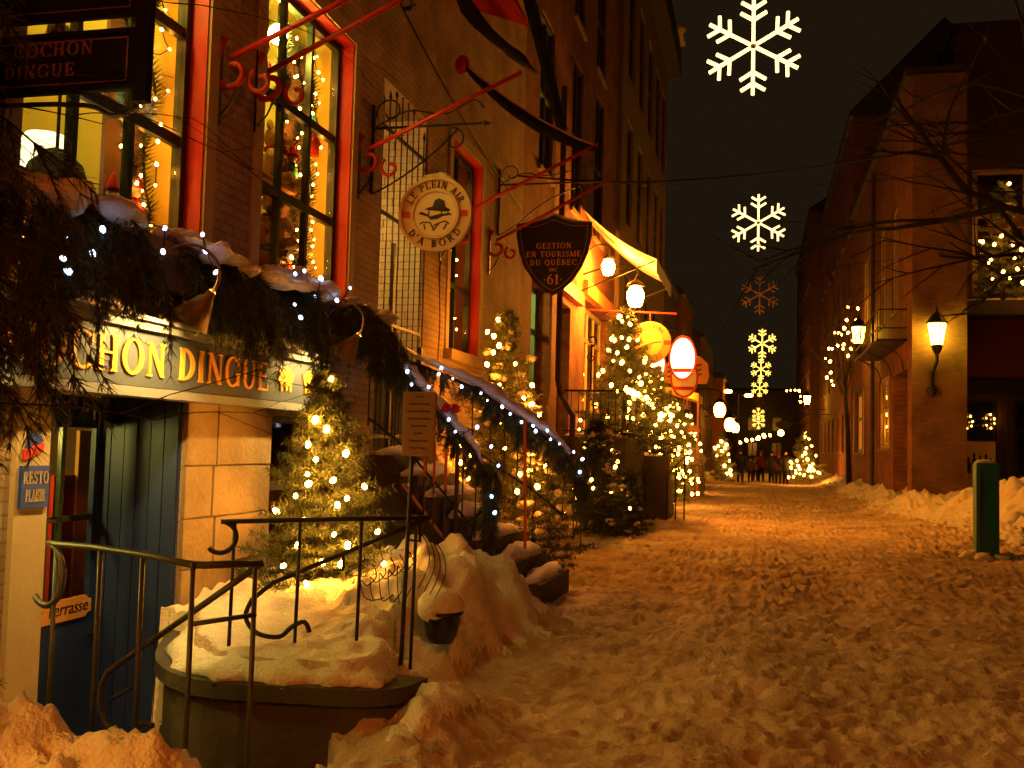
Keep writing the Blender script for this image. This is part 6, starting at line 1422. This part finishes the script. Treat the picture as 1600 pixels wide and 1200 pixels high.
# ================================================================== CABLE ACROSS THE STREET
m = MB(); m.tube(smooth_path([(-3.95, 16.6, 6.15), (-2.0, 15.6, 5.72), (.2, 14.4, 5.48), (2.4, 13.2, 5.46), (5.0, 12.0, 5.75), (7.5, 11, 6.3)], 6), .016, 5)
tag(m.build('street_cable', 'wire', at=(0, 14.5, 5.5)), 'dark cable sagging across the whole street', 'cable')

# ================================================================== TREES NEAR THE CAMERA
rs_ = random.Random(12)
t = thing('bare_tree', 'large dark bare tree reaching in over the snow heap', 'tree', (3.6, 8.6, 0))
m = MB(); m.tube(smooth_path([(3.6, 8.6, -.1), (3.55, 8.6, 1.2), (3.4, 8.6, 2.4), (3.3, 8.55, 3.1)], 4), [.16 - .004 * k for k in range(13)], 10); m.build('trunk', 'bark_dark', t, True)
m = MB()
for p, d, L, r in (((3.3, 8.55, 3.0), (-1, .02, .45), 1.9, .055), ((3.3, 8.55, 3.1), (-.8, -.1, .75), 1.8, .045), ((3.35, 8.6, 2.7), (-1, .15, .30), 1.6, .035), ((3.3, 8.55, 3.2), (-.45, .1, 1), 2.2, .05), ((3.3, 8.55, 3.2), (.4, .2, 1), 2.2, .05), ((3.35, 8.6, 2.9), (.9, -.3, .6), 2.0, .05)):
    grow(m, Vector(p), d, L, r, 3, rs_, .05, .62, .0022, 3)
m.build('crown', 'bark_dark', t)
# drooping pine at the left edge
rs = np.random.RandomState(77)
t = thing('pine_tree', 'dark drooping pine filling the left edge of the view', 'tree', (-3.35, 2.7, 0))
m = MB(); m.tube([(-3.35, 2.7, 0), (-3.36, 2.7, 2.4), (-3.32, 2.72, 4.8)], [.10, .08, .05], 9); m.build('trunk', 'bark_dark', t, True)
PP, DD = [], []; mb = MB()
for i in range(215):
    z = 1.6 + 3.3 * (i / 215); a = rs.uniform(.1, 1.5); L = rs.uniform(.62, 1.0) + (.36 * rs.rand() if 2.3 < z < 3.0 else (.12 * rs.rand() if z > 3.0 else 0))
    spray(PP, DD, mb, (-3.33, 2.7, z), (math.cos(a), math.sin(a), rs.uniform(.05, .5)), L, rs, rs.uniform(.7, 1.5), .13, 10, .012)
for tx, ty, tz in ((-2.49, 3.48, 2.29), (-2.35, 3.54, 2.05), (-2.54, 3.5, 1.94), (-2.25, 3.55, 2.17), (-2.59, 3.45, 2.51), (-2.61, 3.49, 1.75), (-2.7, 3.48, 1.66), (-2.48, 3.5, 1.98)):
    o = np.array((-3.1, 2.95, tz + .42)); d = np.array((tx, ty, tz + .35)) - o; L = np.linalg.norm(np.array((tx, ty, tz)) - o) * 1.05
    spray(PP, DD, mb, o, d, L, rs, .9, .10, 12, .008)
mb.build('branches', 'bark_dark', t)
MB().tris(needles(np.vstack(PP), np.vstack(DD), 11, .085, .0045, rs, .7, .45)).build('needles', 'needle_dark', t)
m = MB()
rs_ = random.Random(3)
for p, d, L in (((-2.95, 3.0, 3.0), (.9, .7, .25), .8), ((-2.95, 3.0, 3.2), (.8, .75, .12), .9), ((-3.0, 3.0, 2.8), (.85, .6, .3), .7), ((-2.95, 3.0, 3.5), (.8, .6, .1), .8), ((-2.9, 3.1, 1.75), (.9, .5, .15), .8)):
    m = MB(); grow(m, Vector(p), d, L, .005, 2, rs_, .25, .6, .0012, 2); m.build('bare_twig', 'bark_dark', t)
fir('small dark spruce at the bottom left corner beside the bright snow', (-2.92, 3.16, .20), .95, .38, 60, 51, .035, .006, 4, 9, 'needle_dark', snow=.15)

# ================================================================== WALKING GROUP
def person(label, loc, h, coat, trousers, hat=None, yaw=0.0, stride=.12, arm=.12, sx=1.05):
    me = bpy.data.meshes.new('person'); bm = bmesh.new(); k = h / 1.75
    lay = bm.verts.layers.skin.verify()
    def v(x, y, z, rx, ry=None):
        q = bm.verts.new((x * k * sx, y * k, z * k)); q[lay].radius = (rx * k, (ry or rx) * k); return q
    pel = v(0, 0, .95, .20, .15); pel[lay].use_root = True
    ab = v(0, 0, 1.12, .20, .15); ch = v(0, .0, 1.32, .21, .145); nk0 = v(0, 0, 1.45, .10, .085); nk = v(0, 0, 1.53, .06); hd0 = v(0, -.01, 1.60, .088, .095); hd = v(0, -.01, 1.70, .085, .09)
    E = [(pel, ab), (ab, ch), (ch, nk0), (nk0, nk), (nk, hd0), (hd0, hd)]
    for s in (-1, 1):
        st_ = stride * s
        hp = v(.085 * s, 0, .84, .125); kn = v(.09 * s, -st_ * .9, .48, .095); an = v(.105 * s, -st_ * .4 + (.06 if s < 0 else 0), .10, .058); to = v(.115 * s, -st_ * .4 - .13, .045, .05)
        E += [(pel, hp), (hp, kn), (kn, an), (an, to)]
        sh = v(.20 * s, 0, 1.40, .085); el = v(.25 * s, st_ * .6 + .03, 1.12, .085); wr = v(.225 * s, st_ * .9 - arm, .92, .065); hn = v(.215 * s, st_ * .9 - arm - .03, .84, .05)
        E += [(ch, sh), (sh, el), (el, wr), (wr, hn)]
    for a, b in E: bm.edges.new((a, b))
    bm.to_mesh(me); bm.free()
    ob = bpy.data.objects.new('person', me); COL.objects.link(ob)
    sk = ob.modifiers.new('skin', 'SKIN'); sk.use_smooth_shade = True; sd = ob.modifiers.new('sub', 'SUBSURF'); sd.levels = 1; sd.render_levels = 1
    dg = bpy.context.evaluated_depsgraph_get(); dg.update()
    m2 = bpy.data.meshes.new_from_object(ob.evaluated_get(dg)); ob.modifiers.clear(); ob.data = m2
    m2.materials.clear()
    for q in (coat, trousers, 'skin', 'cloth_black'): m2.materials.append(MATS[q])
    for p in m2.polygons:
        z = p.center.z / k; ax_ = abs(p.center.x) / k
        p.use_smooth = True
        p.material_index = 1 if (z < .84 and ax_ < .2) else (0 if z < 1.52 and not (z < .86 and ax_ > .2) else (2 if z < 1.66 and z > 1.0 else 3))
    z0 = gz(loc[0], loc[1]); ob.location = (loc[0], loc[1], z0 - .01); ob.rotation_euler = (0, 0, yaw)
    tag(ob, label, 'person', 'walking group')
    if hat:
        hm = MB().lathe([(.10 * k, 1.68 * k), (.105 * k, 1.74 * k), (.07 * k, 1.82 * k), (.01, 1.85 * k)], (0, -.01 * k, 0), 12).mesh('hat', hat, smooth=True)
        ho = bpy.data.objects.new('hat', hm); COL.objects.link(ho); ho.parent = ob
person('person in a bulky dark coat at the near left end of the walking group', (-.95, 58.0), 1.85, 'cloth_black', 'cloth_blue', 'cloth_black', 3.1, .10, sx=1.15)
person('small person in dark clothes beside the bulky dark coat', (-.42, 60.0), 1.35, 'cloth_brown', 'cloth_black', None, .2)
person('small person in a tan jacket near the middle of the walking group', (-.15, 61.0), 1.40, 'paper', 'cloth_black', None, .1)
person('person in a dark red jacket in the middle of the walking group', (.15, 58.5), 1.68, 'red_dark', 'cloth_black', 'cloth_brown', .1, .14)
person('person in black with dark trousers right of the red jacket', (.70, 57.5), 1.70, 'cloth_black', 'cloth_black', 'cloth_black', 3.0)
person('person in a brown jacket between two dark coats', (1.05, 57.5), 1.62, 'cloth_brown', 'cloth_black', 'cloth_red', 3.2)
person('tall person in a dark coat at the lantern end of the walking group', (1.42, 57.2), 1.82, 'cloth_black', 'cloth_black', None, 2.9, .15)

# ================================================================== ASSUMED STREET LAMP, UNSEEN BEHIND THE VIEW
def assumed_street_lamp(label, x, y, h, mat, r=.16):
    t = thing('assumed_street_lamp', label, 'street lamp', (x, y, 0), 'assumed street lamps'); p = (x, y, h)
    MB().lathe([(.14, 0), (.12, .5), (.06, .6), (.05, h - .5), (.09, h - .45), (.05, h - .35)], (x, y, 0), 12).build('pole', 'iron', t, True)
    MB().lathe([(r * .6, -.3), (r, .1), (r * .8, .25)], p, 10).build('glass', mat, t, True)
    MB().lathe([(r * 1.5, .27), (r * 1.2, .36), (r * .3, .52), (.01, .62)], p, 10).build('hood', 'iron', t, True)
assumed_street_lamp('assumed street lamp standing unseen behind the viewer', 2.6, -4.4, 5.6, 'lamp_street_assumed')  # unseen lamp, assumed, added to light the left house front and the snow

for o in scn.objects:
    if o.parent is not None and o.name.split('.')[0] in ('snow_cap', 'snow_foot', 'snow_clumps', 'crown', 'greenery', 'boughs', 'twigs', 'branches', 'needles', 'wire'): o['kind'] = 'stuff'
